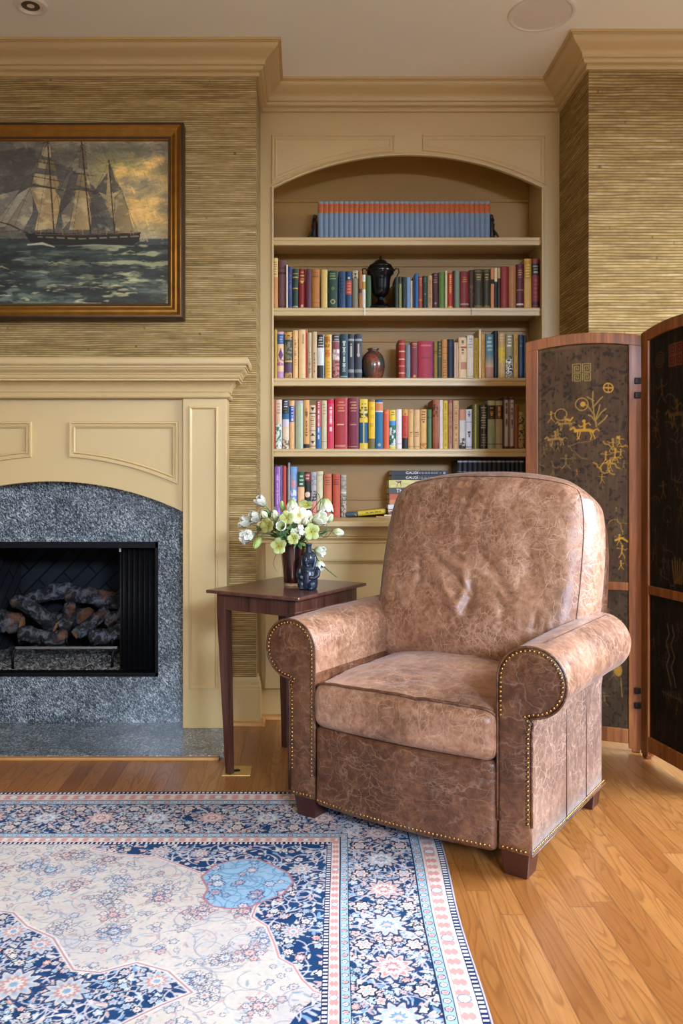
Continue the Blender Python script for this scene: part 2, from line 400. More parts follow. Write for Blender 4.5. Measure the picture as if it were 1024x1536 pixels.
def leather(key, tones, lines, st=(1, 1, 1), sheen=0.0):
    m, nt, b = nmat(key, rough=.38, spec=.38, coat=.12, coat_rough=.28); t = NT(nt); c0 = t.coord(); b.inputs['Sheen Weight'].default_value = sheen; b.inputs['Sheen Roughness'].default_value = .45
    big = t.noise(c0, 4.0, 4, .6, .6); mid = t.noise(c0, 42, 5, .7, .5); grain = t.noise(c0, 280, 3, .6)
    wc = t.n('ShaderNodeVectorMath', operation='ADD'); t.link(t.mapping(c0, st), wc.inputs[0])
    wn = t.n('ShaderNodeVectorMath', operation='SCALE'); t.link(t.noise(c0, 11, 3, .6, 0, 'Color'), wn.inputs[0]); wn.inputs['Scale'].default_value = .07; t.link(wn.outputs[0], wc.inputs[1])
    def scratch(scale, sc, rot, w):
        e = t.voro(t.mapping(wc.outputs[0], sc, rot), scale, 'DISTANCE_TO_EDGE'); return t.ramp(e, [(.0, 1.0), (w*.4, .45), (w, 0.0)])
    def mask(scale, off, lo, hi): return t.ramp(t.noise(t.mapping(c0, (1, 1, 1), (0, 0, 0), (off, off*.7, 0)), scale, 3, .6), [(lo, 0.0), (hi, 1.0)])
    l1 = t.math('MULTIPLY', scratch(17, (.8, .8, .3), (.2, .5, .1), .022), mask(7, 1.0, .46, .62)); l2 = t.math('MULTIPLY', scratch(24, (.25, .8, 1.2), (.1, .2, .15), .03), mask(8, 4.0, .46, .62))
    l3 = t.math('MULTIPLY', scratch(60, (1, .4, .7), (.9, .2, .4), .06), mask(9, 9.0, .44, .62)); l4 = t.math('MULTIPLY', scratch(32, (1.0, .5, .3), (1.9, 1.2, .9), .03), mask(6, 14.0, .48, .62))
    base = t.ramp(t.math('ADD', t.math('MULTIPLY', big, .5), t.math('MULTIPLY', mid, .5)), [(.33, tones[0]), (.46, tones[1]), (.57, tones[2]), (.72, tones[3])])
    ln = t.math('MAXIMUM', t.math('MAXIMUM', l1, l4), t.math('MAXIMUM', l2, l3))
    c = t.mix(t.math('MULTIPLY', ln, lines), base, srgb('#d0ae92')); t.link(c, b.inputs['Base Color'])
    t.link(t.ramp(mid, [(.3, .30), (.7, .46)]), b.inputs['Roughness'])
    t.bump(t.math('ADD', t.math('MULTIPLY', grain, .12), t.math('ADD', t.math('MULTIPLY', mid, .6), t.math('MULTIPLY', ln, -.25))), b, .34, .006); MAT[key] = m
leather('leather', ['#3a2114', '#53321f', '#6c452c', '#87603f'], .17, (.35, 1, 1))
leather('leather_faded', ['#5a3b28', '#82593f', '#a0765a', '#c3a288'], .46, (1, 1, 1), .09)
leather('leather_side', ['#4e3527', '#6a4b39', '#836350', '#a58874'], .42, (1, 1, 1), .16)
simple('leather_dark', '#4a2e22', .45, var=.25, scale=60)
def firebrick():
    m, nt, b = nmat('firebrick', rough=.9, spec=.2); t = NT(nt); x, y, z = t.sep(t.coord())
    u = t.math('ADD', x, y); v = t.comb(t.math('ADD', u, z), t.math('SUBTRACT', u, z))
    br = t.n('ShaderNodeTexBrick'); t.link(v, br.inputs['Vector']); br.inputs['Scale'].default_value = 1.0
    br.inputs['Color1'].default_value = (.016, .018, .021, 1); br.inputs['Color2'].default_value = (.024, .027, .031, 1); br.inputs['Mortar'].default_value = (.006, .006, .007, 1)
    br.inputs['Brick Width'].default_value = .30; br.inputs['Row Height'].default_value = .085; br.inputs['Mortar Size'].default_value = .006
    t.link(br.outputs['Color'], b.inputs['Base Color']); t.bump(br.outputs['Fac'], b, -.4, .006); MAT['firebrick'] = m
firebrick()
def log_bark():
    m, nt, b = nmat('log_bark', rough=.9, spec=.2); t = NT(nt); c0 = t.coord()
    n = t.noise(c0, 26, 5, .65, 1.0); p = t.noise(c0, 7, 3, .5)
    c = t.ramp(n, [(.32, '#0c0c0d'), (.5, '#2a2a2c'), (.66, '#666a70')])
    c = t.mix(t.ramp(p, [(.58, 0.0), (.68, .6)]), c, srgb('#6e4a30')); t.link(c, b.inputs['Base Color']); t.bump(n, b, .9, .012); MAT['log_bark'] = m
    simple('log_heart', '#a5714a', .8, var=.3, scale=40)
log_bark()
def gravel_mat():
    m, nt, b = nmat('gravel', rough=.9); t = NT(nt); c0 = t.coord(); e = t.voro(c0, 110, 'F1', 1.0, 'Color'); d = t.voro(c0, 110)
    t.link(t.ramp(e, [(.2, '#2c2c2e'), (.5, '#5c5a56'), (.85, '#938d84')]), b.inputs['Base Color']); t.bump(t.math('SUBTRACT', 1.0, d), b, .9, .01); MAT['gravel'] = m
gravel_mat()
def mesh_curtain_mat():
    m, nt, b = nmat('mesh_curtain', rough=.6, metal=.4); t = NT(nt); x, y, z = t.sep(t.coord())
    a = t.math('SINE', t.math('MULTIPLY', z, 620.0)); t.link(t.ramp(a, [(.2, '#060606'), (.9, '#1c1c1f')]), b.inputs['Base Color']); MAT['mesh_curtain'] = m
mesh_curtain_mat()
def ceramic_vase():
    m, nt, b = nmat('painted_vase', rough=.25, coat=.4); t = NT(nt); c0 = t.coord(); n = t.noise(t.mapping(c0, (1, 1, .7)), 26, 2, .5, .8)
    t.link(t.ramp(n, [(.34, '#33463c'), (.42, '#5a3a2c'), (.56, '#7c4e36'), (.62, '#8a2d22'), (.68, '#6d4630')], 'CONSTANT'), b.inputs['Base Color']); MAT['painted_vase'] = m
ceramic_vase()
# ---------------------------------------------------------------- the room
XL, XR, YB = -3.2, 3.0, -2.4
def quad_box(name, mat, *bx):
    mb = MB()
    for b in bx: mb.box(*b)
    return struct(mb.build(name, mat))
quad_box('floor', MAT['oak_floor'], (XL-.1, XR+.1, YB-.1, 4.25, -.08, 0))
quad_box('ceiling', MAT['ceiling_paint'], (XL-.1, XR+.1, YB-.1, 4.25, CEIL, CEIL+.08))
# fireplace wall with the firebox opening left open, its return into the bookcase niche
FB_R, FB_L, FB_B, FB_T = -.60, 2*FC+.60, .2025, .759
quad_box('wall_fireplace', MAT['grasscloth'], (XL, FB_L-.06, D1, 4.2, 0, CEIL), (FB_R+.06, X1, D1, 4.2, 0, CEIL), (FB_L-.06, FB_R+.06, D1, 4.2, FB_T+.06, CEIL), (FB_L-.06, FB_R+.06, D1, 4.2, 0, FB_B-.03), (FB_L-.06, FB_R+.06, 4.08, 4.2, FB_B-.03, FB_T+.06))
quad_box('wall_niche', MAT['plain_wall'], (X1, X3, 4.07, 4.2, 0, CEIL))
quad_box('wall_right_front', MAT['grasscloth_gold'], (X3, XR, D3, 4.2, 0, CEIL))
quad_box('wall_left', MAT['plain_wall'], (XL-.1, XL, YB, 4.2, 0, CEIL))
# right wall with a wide french window; back wall with two windows (both behind or beside the camera)
WY0, WY1, WZ0, WZ1 = .70, 3.05, .25, 2.48
quad_box('wall_right', MAT['plain_wall'], (XR, XR+.1, YB, WY0, 0, CEIL), (XR, XR+.1, WY1, 4.2, 0, CEIL), (XR, XR+.1, WY0, WY1, 0, WZ0), (XR, XR+.1, WY0, WY1, WZ1, CEIL))
BW = [(-2.1, -.9), (1.0, 2.5)]
quad_box('wall_back', MAT['plain_wall'], (XL, BW[0][0], YB-.1, YB, 0, CEIL), (BW[0][1], BW[1][0], YB-.1, YB, 0, CEIL), (BW[1][1], XR, YB-.1, YB, 0, CEIL),
         *[(a, b, YB-.1, YB, 0, .5) for a, b in BW], *[(a, b, YB-.1, YB, 2.5, CEIL) for a, b in BW])
def window(name, horiz, a, b, z0, z1, p):
    mb = MB(); t = .05
    def bar(u0, u1, w0, w1):
        mb.box(u0, u1, p-.03, p+.03, w0, w1) if horiz else mb.box(p-.03, p+.03, u0, u1, w0, w1)
    bar(a, a+t, z0, z1); bar(b-t, b, z0, z1); bar(a, b, z0, z0+t); bar(a, b, z1-t, z1); bar((a+b)/2-.025, (a+b)/2+.025, z0, z1)
    for k in (1, 2): zz = z0+(z1-z0)*k/3; bar(a, b, zz-.012, zz+.012)
    return struct(mb.build(name, MAT['fixture_white']))
window('window_1', False, WY0, WY1, WZ0, WZ1, XR+.05)
for k, (a, b) in enumerate(BW): window('window_%d' % (k+2), True, a, b, .5, 2.5, YB-.05)
# crown moulding following the breast, the niche and the right wall
def curve(p0, p1, n, s):               # S or cove profile between two (d, z) points
    out = []
    for i in range(n+1):
        t = i/n
        if s == 'cove': out.append((p0[0]+(p1[0]-p0[0])*(1-math.cos(t*PI/2)), p0[1]+(p1[1]-p0[1])*math.sin(t*PI/2)))
        elif s == 'ovolo': out.append((p0[0]+(p1[0]-p0[0])*math.sin(t*PI/2), p0[1]+(p1[1]-p0[1])*(1-math.cos(t*PI/2))))
        else:
            q = t-.13*math.sin(2*PI*t); out.append((p0[0]+(p1[0]-p0[0])*q, p0[1]+(p1[1]-p0[1])*t))
    return out
zc = CEIL
crown = [(0, zc-.114), (.011, zc-.114), (.014, zc-.111), (.014, zc-.103), (.011, zc-.100), (.011, zc-.096), (.019, zc-.094)]+curve((.019, zc-.094), (.030, zc-.082), 5, 'ovolo')[1:]+[(.030, zc-.079), (.038, zc-.078), (.038, zc-.072)]+curve((.038, zc-.072), (.094, zc-.016), 14, 's')[1:]+[(.098, zc-.016), (.098, zc-.011), (.105, zc-.011), (.105, zc), (0, zc)]
mb = MB().sweep([(XL, D1), (X1, D1), (X1, D2), (X3, D2), (X3, D3), (XR, D3)], crown)
struct(mb.build('trim_1', MAT['tan_paint'], auto=35))
# baseboards with an oak shoe
bb = [(0, .195), (.004, .195), (.007, .188), (.007, .182), (.012, .178)]+[(.012, .165), (.016, .160), (.016, .150), (.018, .148), (.018, 0), (0, 0)]
struct(MB().sweep([(-.309, D1), (X1, D1), (X1, 3.57)], bb[::-1]).build('baseboard_fireplace', MAT['tan_paint'], auto=35))
struct(MB().sweep([(X3, 3.57), (X3, D3), (XR, D3)], bb[::-1]).build('baseboard_right', MAT['tan_paint'], auto=35))
shoe = [(.018, 0), (.036, 0), (.035, .008), (.030, .015), (.018, .019)]
struct(MB().sweep([(-.305, D1), (X1, D1), (X1, 3.55)], shoe).build('trim_2', MAT['strip_wood'], auto=35))
shoe2 = [(d-.016, z) for d, z in shoe]
struct(MB().sweep([(X1+.02, 3.571), (X3, 3.571)], shoe2).build('trim_3', MAT['strip_wood'], auto=35))
# ceiling fittings
c = Vector((-1.027, 3.163, CEIL)); d = empty('ceiling_downlight', c, 'round white recessed downlight with dark lens in the ceiling above the painting', 'ceiling light')
MB().lathe([(.040, -.003), (.046, -.010), (.060, -.008), (.064, -.002), (.064, .0), (.040, .0)], 40).build('trim_ring', MAT['fixture_white'], d, auto=40)
MB().lathe([(0, -.002), (.028, -.004), (.040, -.002), (.040, 0), (0, 0)], 32).build('lens', MAT['lens_dark'], d, auto=40)
c = Vector((.911, 3.217, CEIL)); d = empty('ceiling_speaker', c, 'flat round white in-ceiling speaker grille near the right wall crown moulding', 'speaker')
MB().lathe([(.112, -.004), (.116, -.007), (.124, -.006), (.127, 0), (.112, 0)], 56).build('rim', MAT['fixture_white'], d, auto=40)
MB().lathe([(0, -.005), (.108, -.004), (.1115, -.001), (0, -.001)], 56).build('grille', MAT['fixture_white'], d, auto=40)

# ---------------------------------------------------------------- built-in bookcase
OL, OR_, ZS, ZT = -.1416, 1.088, 2.345, 2.497      # opening, arch spring and arch top
def arch(x0, x1, zs, zt, n=36):
    hw, s = (x1-x0)/2, zt-zs; R = (hw*hw+s*s)/(2*s); cx = (x0+x1)/2; zc_ = zt-R; a0 = math.asin(hw/R)
    return [(cx+R*math.sin(a0*(2*i/n-1)), zc_+R*math.cos(a0*(2*i/n-1))) for i in range(n+1)]
bc = empty('bookcase', (0, 0, 0), 'tan painted built-in bookcase with arched top set in the niche right of the fireplace', 'bookcase')
mb = MB(); mb.box(X1, OL, D2, D2+.028, .8417, CEIL-.02); mb.box(OR_, X3, D2, D2+.028, .8417, CEIL-.02)
A = arch(OL, OR_, ZS, ZT); mb.strip(A, [(x, CEIL-.02) for x, z in A], D2, D2+.028); mb.build('face_frame', MAT['tan_paint'], bc)
edge = [(OL, .8417), (OL, 1.5)]+A+[(OR_, 1.5), (OR_, .8417)]
mb = MB(); mb.tube([(x, D2-.001, z) for x, z in edge], .0065, 8); mb.build('edge_bead', MAT['tan_paint'], bc, smooth=True)
mb = MB(); mb.box(OL-.02, OL, D2+.028, 4.07, .8417, 2.6); mb.build('side_panel', MAT['tan_paint'], bc)
mb = MB(); mb.box(OR_, OR_+.02, D2+.028, 4.07, .8417, 2.6); mb.build('side_panel', MAT['tan_paint'], bc)
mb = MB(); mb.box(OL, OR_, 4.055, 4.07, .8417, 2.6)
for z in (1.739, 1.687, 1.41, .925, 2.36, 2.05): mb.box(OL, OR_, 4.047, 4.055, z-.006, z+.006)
mb.build('back_panel', MAT['back_paint_warm_shade'], bc, bevel=.002)
mb = MB(); mb.box(OL, OR_, D2+.028, 4.07, 2.6, 2.62); mb.build('top_panel', MAT['tan_paint'], bc)
SH = {'A': 2.126, 'B': 1.8035, 'C': 1.4824, 'D': 1.1583}; ZCT = .8417
for zt in SH.values():
    mb = MB(); mb.box(OL, OR_, D2+.033, 4.047, zt-.022, zt)
    nose = [(0, zt-.037), (.008, zt-.037), (.012, zt-.034), (.012, zt-.023), (.009, zt-.020), (.009, zt-.016), (.013, zt-.013), (.013, zt-.004), (.010, zt), (0, zt)]
    mb.sweep([(OL, D2+.034), (OR_, D2+.034)], nose); mb.build('shelf', MAT['tan_paint'], bc, auto=30)
bead = [(0, 0), (.12, .006), (.28, .006), (.36, .0015), (.55, .001), (.7, .004), (.85, .004), (1, 0)]
def px_outline(pts, Y): return [((u-CX)*Y/F, H-(v-CY)*Y/F) for u, v in pts]
def arc_pts(u0, v0, u1, v1, cu, sag, n=14):        # arc on a pixel span, apex at column cu
    R = None
    k = (v1-v0)/((u1-cu)**2-(u0-cu)**2); c0 = v0-k*(u0-cu)**2
    return [(u0+(u1-u0)*i/n, c0+k*(u0+(u1-u0)*i/n-cu)**2) for i in range(n+1)]
for pts in ([(407, 202), (592, 202)]+arc_pts(592, 228, 407, 277, 612, 0), [(633, 202), (819, 202)]+arc_pts(819, 279, 633, 227, 612, 0)):
    MB().ring(px_outline(pts, D2), D2, .026, bead).build('panel_moulding', MAT['tan_paint'], bc, auto=30)
# base cabinet and countertop
YC = 3.57
cab = empty('base_cabinet', (0, 0, 0), 'tan painted base cabinet with framed doors under the bookcase counter', 'cabinet')
mb = MB(); mb.box(X1, X3, YC, 4.06, 0, .80); mb.build('body', MAT['tan_paint'], cab)
def framed_door(x0, x1, z0, z1):
    mb = MB(); fw = .07
    mb.box(x0, x1, YC-.006, YC, z0, z1)
    for b in ((x0, x0+fw, z0, z1), (x1-fw, x1, z0, z1), (x0+fw, x1-fw, z0, z0+fw), (x0+fw, x1-fw, z1-fw, z1)): mb.box(b[0], b[1], YC-.018, YC-.006, b[2], b[3])
    d = mb.build('door', MAT['tan_paint'], cab, bevel=.0015)
    MB().ring([(x0+fw, z0+fw), (x1-fw, z0+fw), (x1-fw, z1-fw), (x0+fw, z1-fw)], YC-.006, .018, [(0, .012), (.3, .010), (.5, .004), (.8, .003), (1, 0)]).build('panel_moulding', MAT['tan_paint'], d, auto=30)
framed_door(-.1615, .478, .133, .745); framed_door(.484, 1.13, .133, .745)
ct = [(0, .744), (.012, .744), (.016, .748), (.016, .756), (.012, .759), (.020, .764), (.024, .770), (.024, .775), (.030, .778)]+curve((.030, .778), (.056, .812), 8, 'cove')[1:]+[(.058, .815), (.058, .818), (.070, .818), (.073, .822), (.073, .838), (.070, .8417), (0, .8417)]
o = MB().sweep([(X1+.001, YC), (X3-.001, YC)], ct).box(X1+.001, X3-.001, YC, 4.05, .815, .8417).build('countertop', MAT['tan_paint'], auto=30)
tag(o, 'long tan moulded countertop running under the books above the base cabinet', 'countertop')

# ---------------------------------------------------------------- mantel, surround, hearth, firebox
YP, YF = 3.387, 3.405
PR, PL = -.309, 2*FC+.309; PIR, PIL = -.4865, 2*FC+.4865
mt = empty('mantel', (FC, YP, 0), 'tan painted fireplace mantel with arched frieze and deep moulded shelf', 'mantel')
def off(mb): mb.v = [(x-FC, y-YP, z) for x, y, z in mb.v]; return mb
for x0, x1 in ((PIR, PR), (PL, PIL)):
    mb = MB(); mb.box(x0, x1, YP, D1, 0.012, 1.345); p = off(mb).build('pilaster', MAT['tan_paint'], mt, bevel=.002)
    i0 = x0+.024; i1 = x1-.035 if x1 == PR else x1-.024
    if x0 == PL: i0 = x0+.035
    z0, z1 = H-(1034-CY)*YP/F, H-(609-CY)*YP/F
    off(MB().ring([(i0, z0), (i1, z0), (i1, z1), (i0, z1)], YP, .014, [(0, 0), (.15, .006), (.5, .007), (.8, .003), (1, 0)])).build('panel_moulding', MAT['tan_paint'], p, auto=30)
A2 = arch(PIL, PIR, .884, 1.008, 40); mb = MB(); mb.strip(A2, [(x, 1.345) for x, z in A2], YF, D1)
fz = off(mb).build('frieze', MAT['tan_paint'], mt)
k2 = 152                                            # mirror columns about 76 px
right = [(104, 632.5), (267.5, 632.5)]+arc_pts(267.5, 727, 104, 686, 76, 0)
left = [(k2-u, v) for u, v in right]
for pts in (right, left):
    off(MB().ring(px_outline(pts, YF), YF, .026, [(0, 0), (.08, .009), (.3, .009), (.36, .003), (.6, .002), (.75, .008), (.9, .006), (1, .004)])).build('panel_moulding', MAT['tan_paint'], fz, auto=30)
    cen = px_outline(pts, YF); cxm = sum(p[0] for p in cen)/len(cen)
ms = [(0, 1.342), (.007, 1.342), (.013, 1.346), (.015, 1.352), (.013, 1.358), (.007, 1.363), (.007, 1.366), (.012, 1.368)]+curve((.012, 1.368), (.048, 1.408), 10, 'cove')[1:]+[(.051, 1.409), (.051, 1.416), (.056, 1.418), (.059, 1.424), (.056, 1.430), (.060, 1.432)]+curve((.060, 1.432), (.078, 1.456), 8, 's')[1:]+[(.082, 1.457), (.082, 1.464), (.090, 1.466), (.094, 1.472), (.094, 1.488), (.088, 1.496), (0, 1.496)]
mb = MB().sweep([(PL, D1), (PL, YP), (PR, YP), (PR, D1)], ms); mb.box(PL, PR, YP, D1, 1.342, 1.4955)
off(mb).build('mantel_shelf', MAT['tan_paint'], mt, auto=30)
YG = 3.47
mb = MB(); mb.box(FB_R, PIR, YG, D1, .012, 1.06); mb.box(PIL, FB_L, YG, D1, .012, 1.06); mb.box(FB_L, FB_R, YG, D1, FB_T, 1.06); mb.box(FB_L, FB_R, YG, D1, .012, FB_B)
o = mb.build('fireplace_surround', MAT['granite']); tag(o, 'speckled blue-grey polished granite surround framing the firebox under the mantel arch', 'surround')
mb = MB(); mb.box(2*FC+.29, -.29, 3.051, 3.469, 0, .012); mb.box(PIL-.02, PIR+.02, 3.469, 3.488, 0, .012)
o = mb.build('hearth', MAT['granite'], bevel=.002); tag(o, 'flat blue-grey granite hearth slab on the floor in front of the fireplace', 'hearth')
o = MB().box(2*FC+.29, -.305, 3.028, 3.050, 0, .010).build('hearth_edging', MAT['strip_wood'], bevel=.002); tag(o, 'narrow oak edging strip along the front of the granite hearth', 'edging')
fb = empty('firebox', (FC, 3.5, FB_B), 'black firebox with dark herringbone brick lining and open mesh curtain', 'firebox')
def offb(mb): mb.v = [(x-FC, y-3.5, z-FB_B) for x, y, z in mb.v]; return mb
fw = .012
mb = MB()
for b in ((FB_R-fw, FB_R, FB_B, FB_T), (FB_L, FB_L+fw, FB_B, FB_T), (FB_L, FB_R, FB_T-.026, FB_T), (FB_L, FB_R, FB_B, FB_B+.016)): mb.box(b[0], b[1], YG-.006, D1+.03, b[2], b[3])
offb(mb).build('frame', MAT['dark_metal'], fb, bevel=.001)
mb = MB(); xr, xl, yb = FB_R+.03, FB_L-.03, 4.0; ir, il = FB_R-.10, FB_L+.10; z0, z1 = FB_B-.01, FB_T+.03
mb._add([(xl, D1+.03, z0), (xr, D1+.03, z0), (ir, yb, z0), (il, yb, z0), (xl, D1+.03, z1), (xr, D1+.03, z1), (ir, yb, z1), (il, yb, z1)], [(0, 1, 2, 3), (4, 7, 6, 5), (1, 5, 6, 2), (2, 6, 7, 3), (3, 7, 4, 0)])
o = offb(mb).build('brick_lining', MAT['firebrick'], fb); s = o.modifiers.new('Thick', 'SOLIDIFY'); s.thickness = .02; s.offset = 0
# gathered mesh curtain
def pleat_sheet(x0, x1, y, z0, z1, folds, amp):
    n = folds*10; vs = []; fs = []
    for j in range(2):
        for i in range(n+1):
            t = i/n; vs.append((x0+(x1-x0)*t+.004*math.sin(2*PI*folds*t*2), y+amp*math.sin(2*PI*folds*t), (z0, z1)[j]))
    fs = [(i, i+1, n+2+i, n+1+i) for i in range(n)]; return vs, fs
for x0, x1 in (((180-CX)*3.515/F, FB_R-.014), (FB_L+.014, FB_L+.15)):
    mb = MB(); mb._add(*pleat_sheet(x0, x1, 3.515, FB_B+.018, FB_T-.028, 7, .010)); o = offb(mb).build('mesh_curtain', MAT['mesh_curtain'], fb, smooth=True)
    s = o.modifiers.new('Thick', 'SOLIDIFY'); s.thickness = .0015
p = at(180, 819, 3.50); mb = MB(); mb.tube([p+Vector((0, 0, .012)), p, p-Vector((0, 0, .024))], [.0015, .004, .0045], 8); offb(mb).build('curtain_pull', MAT['fixture_white'], fb, smooth=True)
# grate, log set, embers
p0, p1 = at(23, 972, 3.585), at(176, 970, 3.585)
gr = empty('log_grate', (p0.x, p0.y, FB_B-.005), 'low steel bar grate running under the charred logs', 'grate')
def offg(mb): mb.v = [(x-p0.x, y-p0.y, z-FB_B+.005) for x, y, z in mb.v]; return mb
mb = MB(); mb.box(p0.x, p1.x, 3.580, 3.592, p0.z-.005, p0.z+.007); offg(mb).build('front_bar', MAT['steel'], gr, bevel=.002)
for u in (23, 172):
    q = at(u, 972, 3.585); mb = MB(); mb.tube([(q.x+.01, 3.59, q.z), (q.x-.004, 3.583, q.z-.006), (q.x-.008, 3.575, q.z-.03), (q.x-.008, 3.575, FB_B-.004)], .006, 8); offg(mb).build('leg', MAT['dark_metal'], gr, smooth=True)
for u in (31, 66, 102, 138, 170):
    q = at(u, 966, 3.6); mb = MB(); mb.tube([(q.x, 3.575, q.z+.028), (q.x, 3.58, q.z), (q.x, 3.70, q.z), (q.x, 3.82, q.z+.005)], .006, 6); offg(mb).build('cross_bar', MAT['dark_metal'], gr, smooth=True)
n = 70; mb = MB(); vs = []
for j in range(26):
    for i in range(n):
        x = FB_L+.02+(FB_R-FB_L-.04)*i/(n-1); y = 3.525+.40*j/25; e = min(1, j/3)
        vs.append((x, y, FB_B-.008+e*(.012+.022*random.random()+.018*j/25)))
mb._add(vs, [tuple(q) for q in grid_quads(n, 26)]); o = mb.build('ember_gravel', MAT['gravel'], smooth=False)
tag(o, 'bed of grey lava gravel and embers on the firebox floor', 'gravel', kind='stuff')
LOGS = [  # pixel ends with depth, radius, label
 ((37, 898, 3.80), (112, 884, 3.84), .034, 'charred log lying flat at the back left of the log pile'),
 ((100, 892, 3.83), (186, 901, 3.78), .038, 'brown-streaked charred log at the back right of the log pile'),
 ((20, 899, 3.66), (86, 938, 3.62), .030, 'long charred log sloping down to the right with pale sawn ends'),
 ((-38, 922, 3.68), (33, 936, 3.66), .043, 'thick black log at the left edge of the pile, partly out of frame'),
 ((28, 951, 3.63), (100, 956, 3.63), .031, 'knobbly black log lying along the front bar of the grate'),
 ((107, 908, 3.72), (97, 944, 3.62), .027, 'short black log pointing forward in the middle of the pile'),
 ((162, 915, 3.72), (112, 952, 3.62), .026, 'log with split tan face slanting up to the right'),
 ((134, 958, 3.64), (186, 946, 3.66), .032, 'orange-brown log low at the right front beside the mesh curtain'),
 ((160, 935, 3.75), (190, 915, 3.72), .030, 'dark log standing against the right end of the pile'),
 ((60, 930, 3.76), (140, 925, 3.76), .036, 'black log buried in the middle of the pile behind the sloping log')]
def log_thing(a, b, r, label, k):
    pa, pb = at(*a), at(*b); L = (pb-pa).length; d = (pb-pa).normalized(); m = 40; n = 30
    t = empty('fireplace_log', pa, label, 'log', 'charred ceramic logs in the firebox')
    s1 = d.orthogonal().normalized(); s2 = d.cross(s1); rr = random.Random(k); ph = [rr.random()*6 for _ in range(6)]
    vs = []
    for j in range(m+1):
        f = j/m; c = d*L*f+s1*.006*math.sin(f*5+ph[0])+s2*.005*math.sin(f*7+ph[1]); endk = 1-.25*max(0, abs(2*f-1)-.85)/.15
        for i in range(n):
            an = 2*PI*i/n; q = r*endk*(1+.10*math.sin(3*an+ph[2]+f*3)+.08*math.sin(7*an+ph[3]+f*9)+.06*math.sin(f*26+ph[4]+2*an)+.10*math.sin(11*an+5*math.sin(f*14+ph[5]))*math.sin(f*60+3*math.sin(4*an))+.10*(rr.random()-.5))
            vs.append(c+s1*q*math.cos(an)+s2*q*math.sin(an))
    mb = MB(); mb._add(vs, [(j*n+i, j*n+(i+1) % n, (j+1)*n+(i+1) % n, (j+1)*n+i) for j in range(m) for i in range(n)]); mb.build('bark', MAT['log_bark'], t, smooth=True)
    for e, c in ((0, Vector()), (m, d*L)):
        ring = [vs[e*n+i] for i in range(n)]; mb = MB(); mid = sum(ring, Vector())/n+(d*.003 if e else -d*.003)
        mb._add(ring+[mid], [(i, (i+1) % n, n) for i in range(n)]); mb.build('cut_end', MAT['log_heart'] if k in (2, 3, 6) else MAT['log_bark'], t, smooth=False)
for k, (a, b, r, l) in enumerate(LOGS): log_thing(a, b, r, l, k)
# brass floor plate
p = floor_at(356, 1157); o = empty('floor_outlet_plate', p, 'small brass floor outlet plate under the side table leg', 'outlet')
MB().box(-.049, .047, -.048, .050, 0, .003).build('plate', MAT['brass'], o, bevel=.001)
MB().lathe([(0, .0045), (.012, .0045), (.013, .003), (0, .003)], 20, (-.002, 0, 0)).build('cover_cap', MAT['dark_metal'], o, smooth=True)
# ---------------------------------------------------------------- books
def spine_canvas(w, h, base, ops, seed):
    nx = max(6, min(16, int(w/.0025))); ny = max(30, min(90, int(h/.0025)))
    p = Paint(np.linspace(0, 1, nx), np.linspace(0, 1, ny), base); X, V = p.X, 1-p.Y; rr = random.Random(seed)   # V: 0 top .. 1 bottom
    p.C *= (1+.10*(fbm(X*3, V*14, seed)-.5))[..., None]
    for op in ops:
        k = op[0]
        if k == 'b': p.mix((V >= op[1]) & (V <= op[2]), op[3])
        elif k == 'h':                       # lines of small type: op = v0, v1, rows, colour
            for r in range(op[3]):
                vc = op[1]+(op[2]-op[1])*(r+.5)/op[3]; a, b = .5-rr.uniform(.2, .36), .5+rr.uniform(.2, .36)
                m = (abs(V-vc) < .22*(op[2]-op[1])/op[3]) & (X > a) & (X < b); p.mix(m*rr.uniform(.6, .95), op[4])
        elif k == 'l': p.mix((abs(V-op[1]) < op[2]), op[3])
        elif k == 'v':                       # type running up or down the spine
            n = int((op[2]-op[1])*42)
            for r in range(n):
                v = op[1]+(op[2]-op[1])*r/n
                if rr.random() < .84: p.mix(((V > v) & (V < v+.6*(op[2]-op[1])/n+.006) & (abs(X-.5) < rr.uniform(.12, .2)))*.85, op[3])
        elif k == 'o': p.mix(np.hypot((X-.5)*w, (V-op[1])*h) < op[2]*w, op[3])
        elif k == 'n': p.mix(((V >= op[1]) & (V <= op[2]) & (fbm(X*4+seed, V*h/w*4, seed+5, 3) > op[4])), op[3])
        elif k == 'g': m = np.clip((V-op[1])/(op[2]-op[1]), 0, 1)*(V <= op[2]+.001); p.mix(m, op[3])
        elif k == 'r': p.mix((X > op[1]) & (X < op[2]), op[3])
        elif k == 't': p.mix((abs(X-.5) < (V-op[1])/(op[2]-op[1])*.36) & (V > op[1]) & (V < op[2]), op[3]) if op[2] > op[1] else p.mix((abs(X-.5) < (op[1]-V)/(op[1]-op[2])*.36) & (V < op[1]) & (V > op[2]), op[3])
    return p
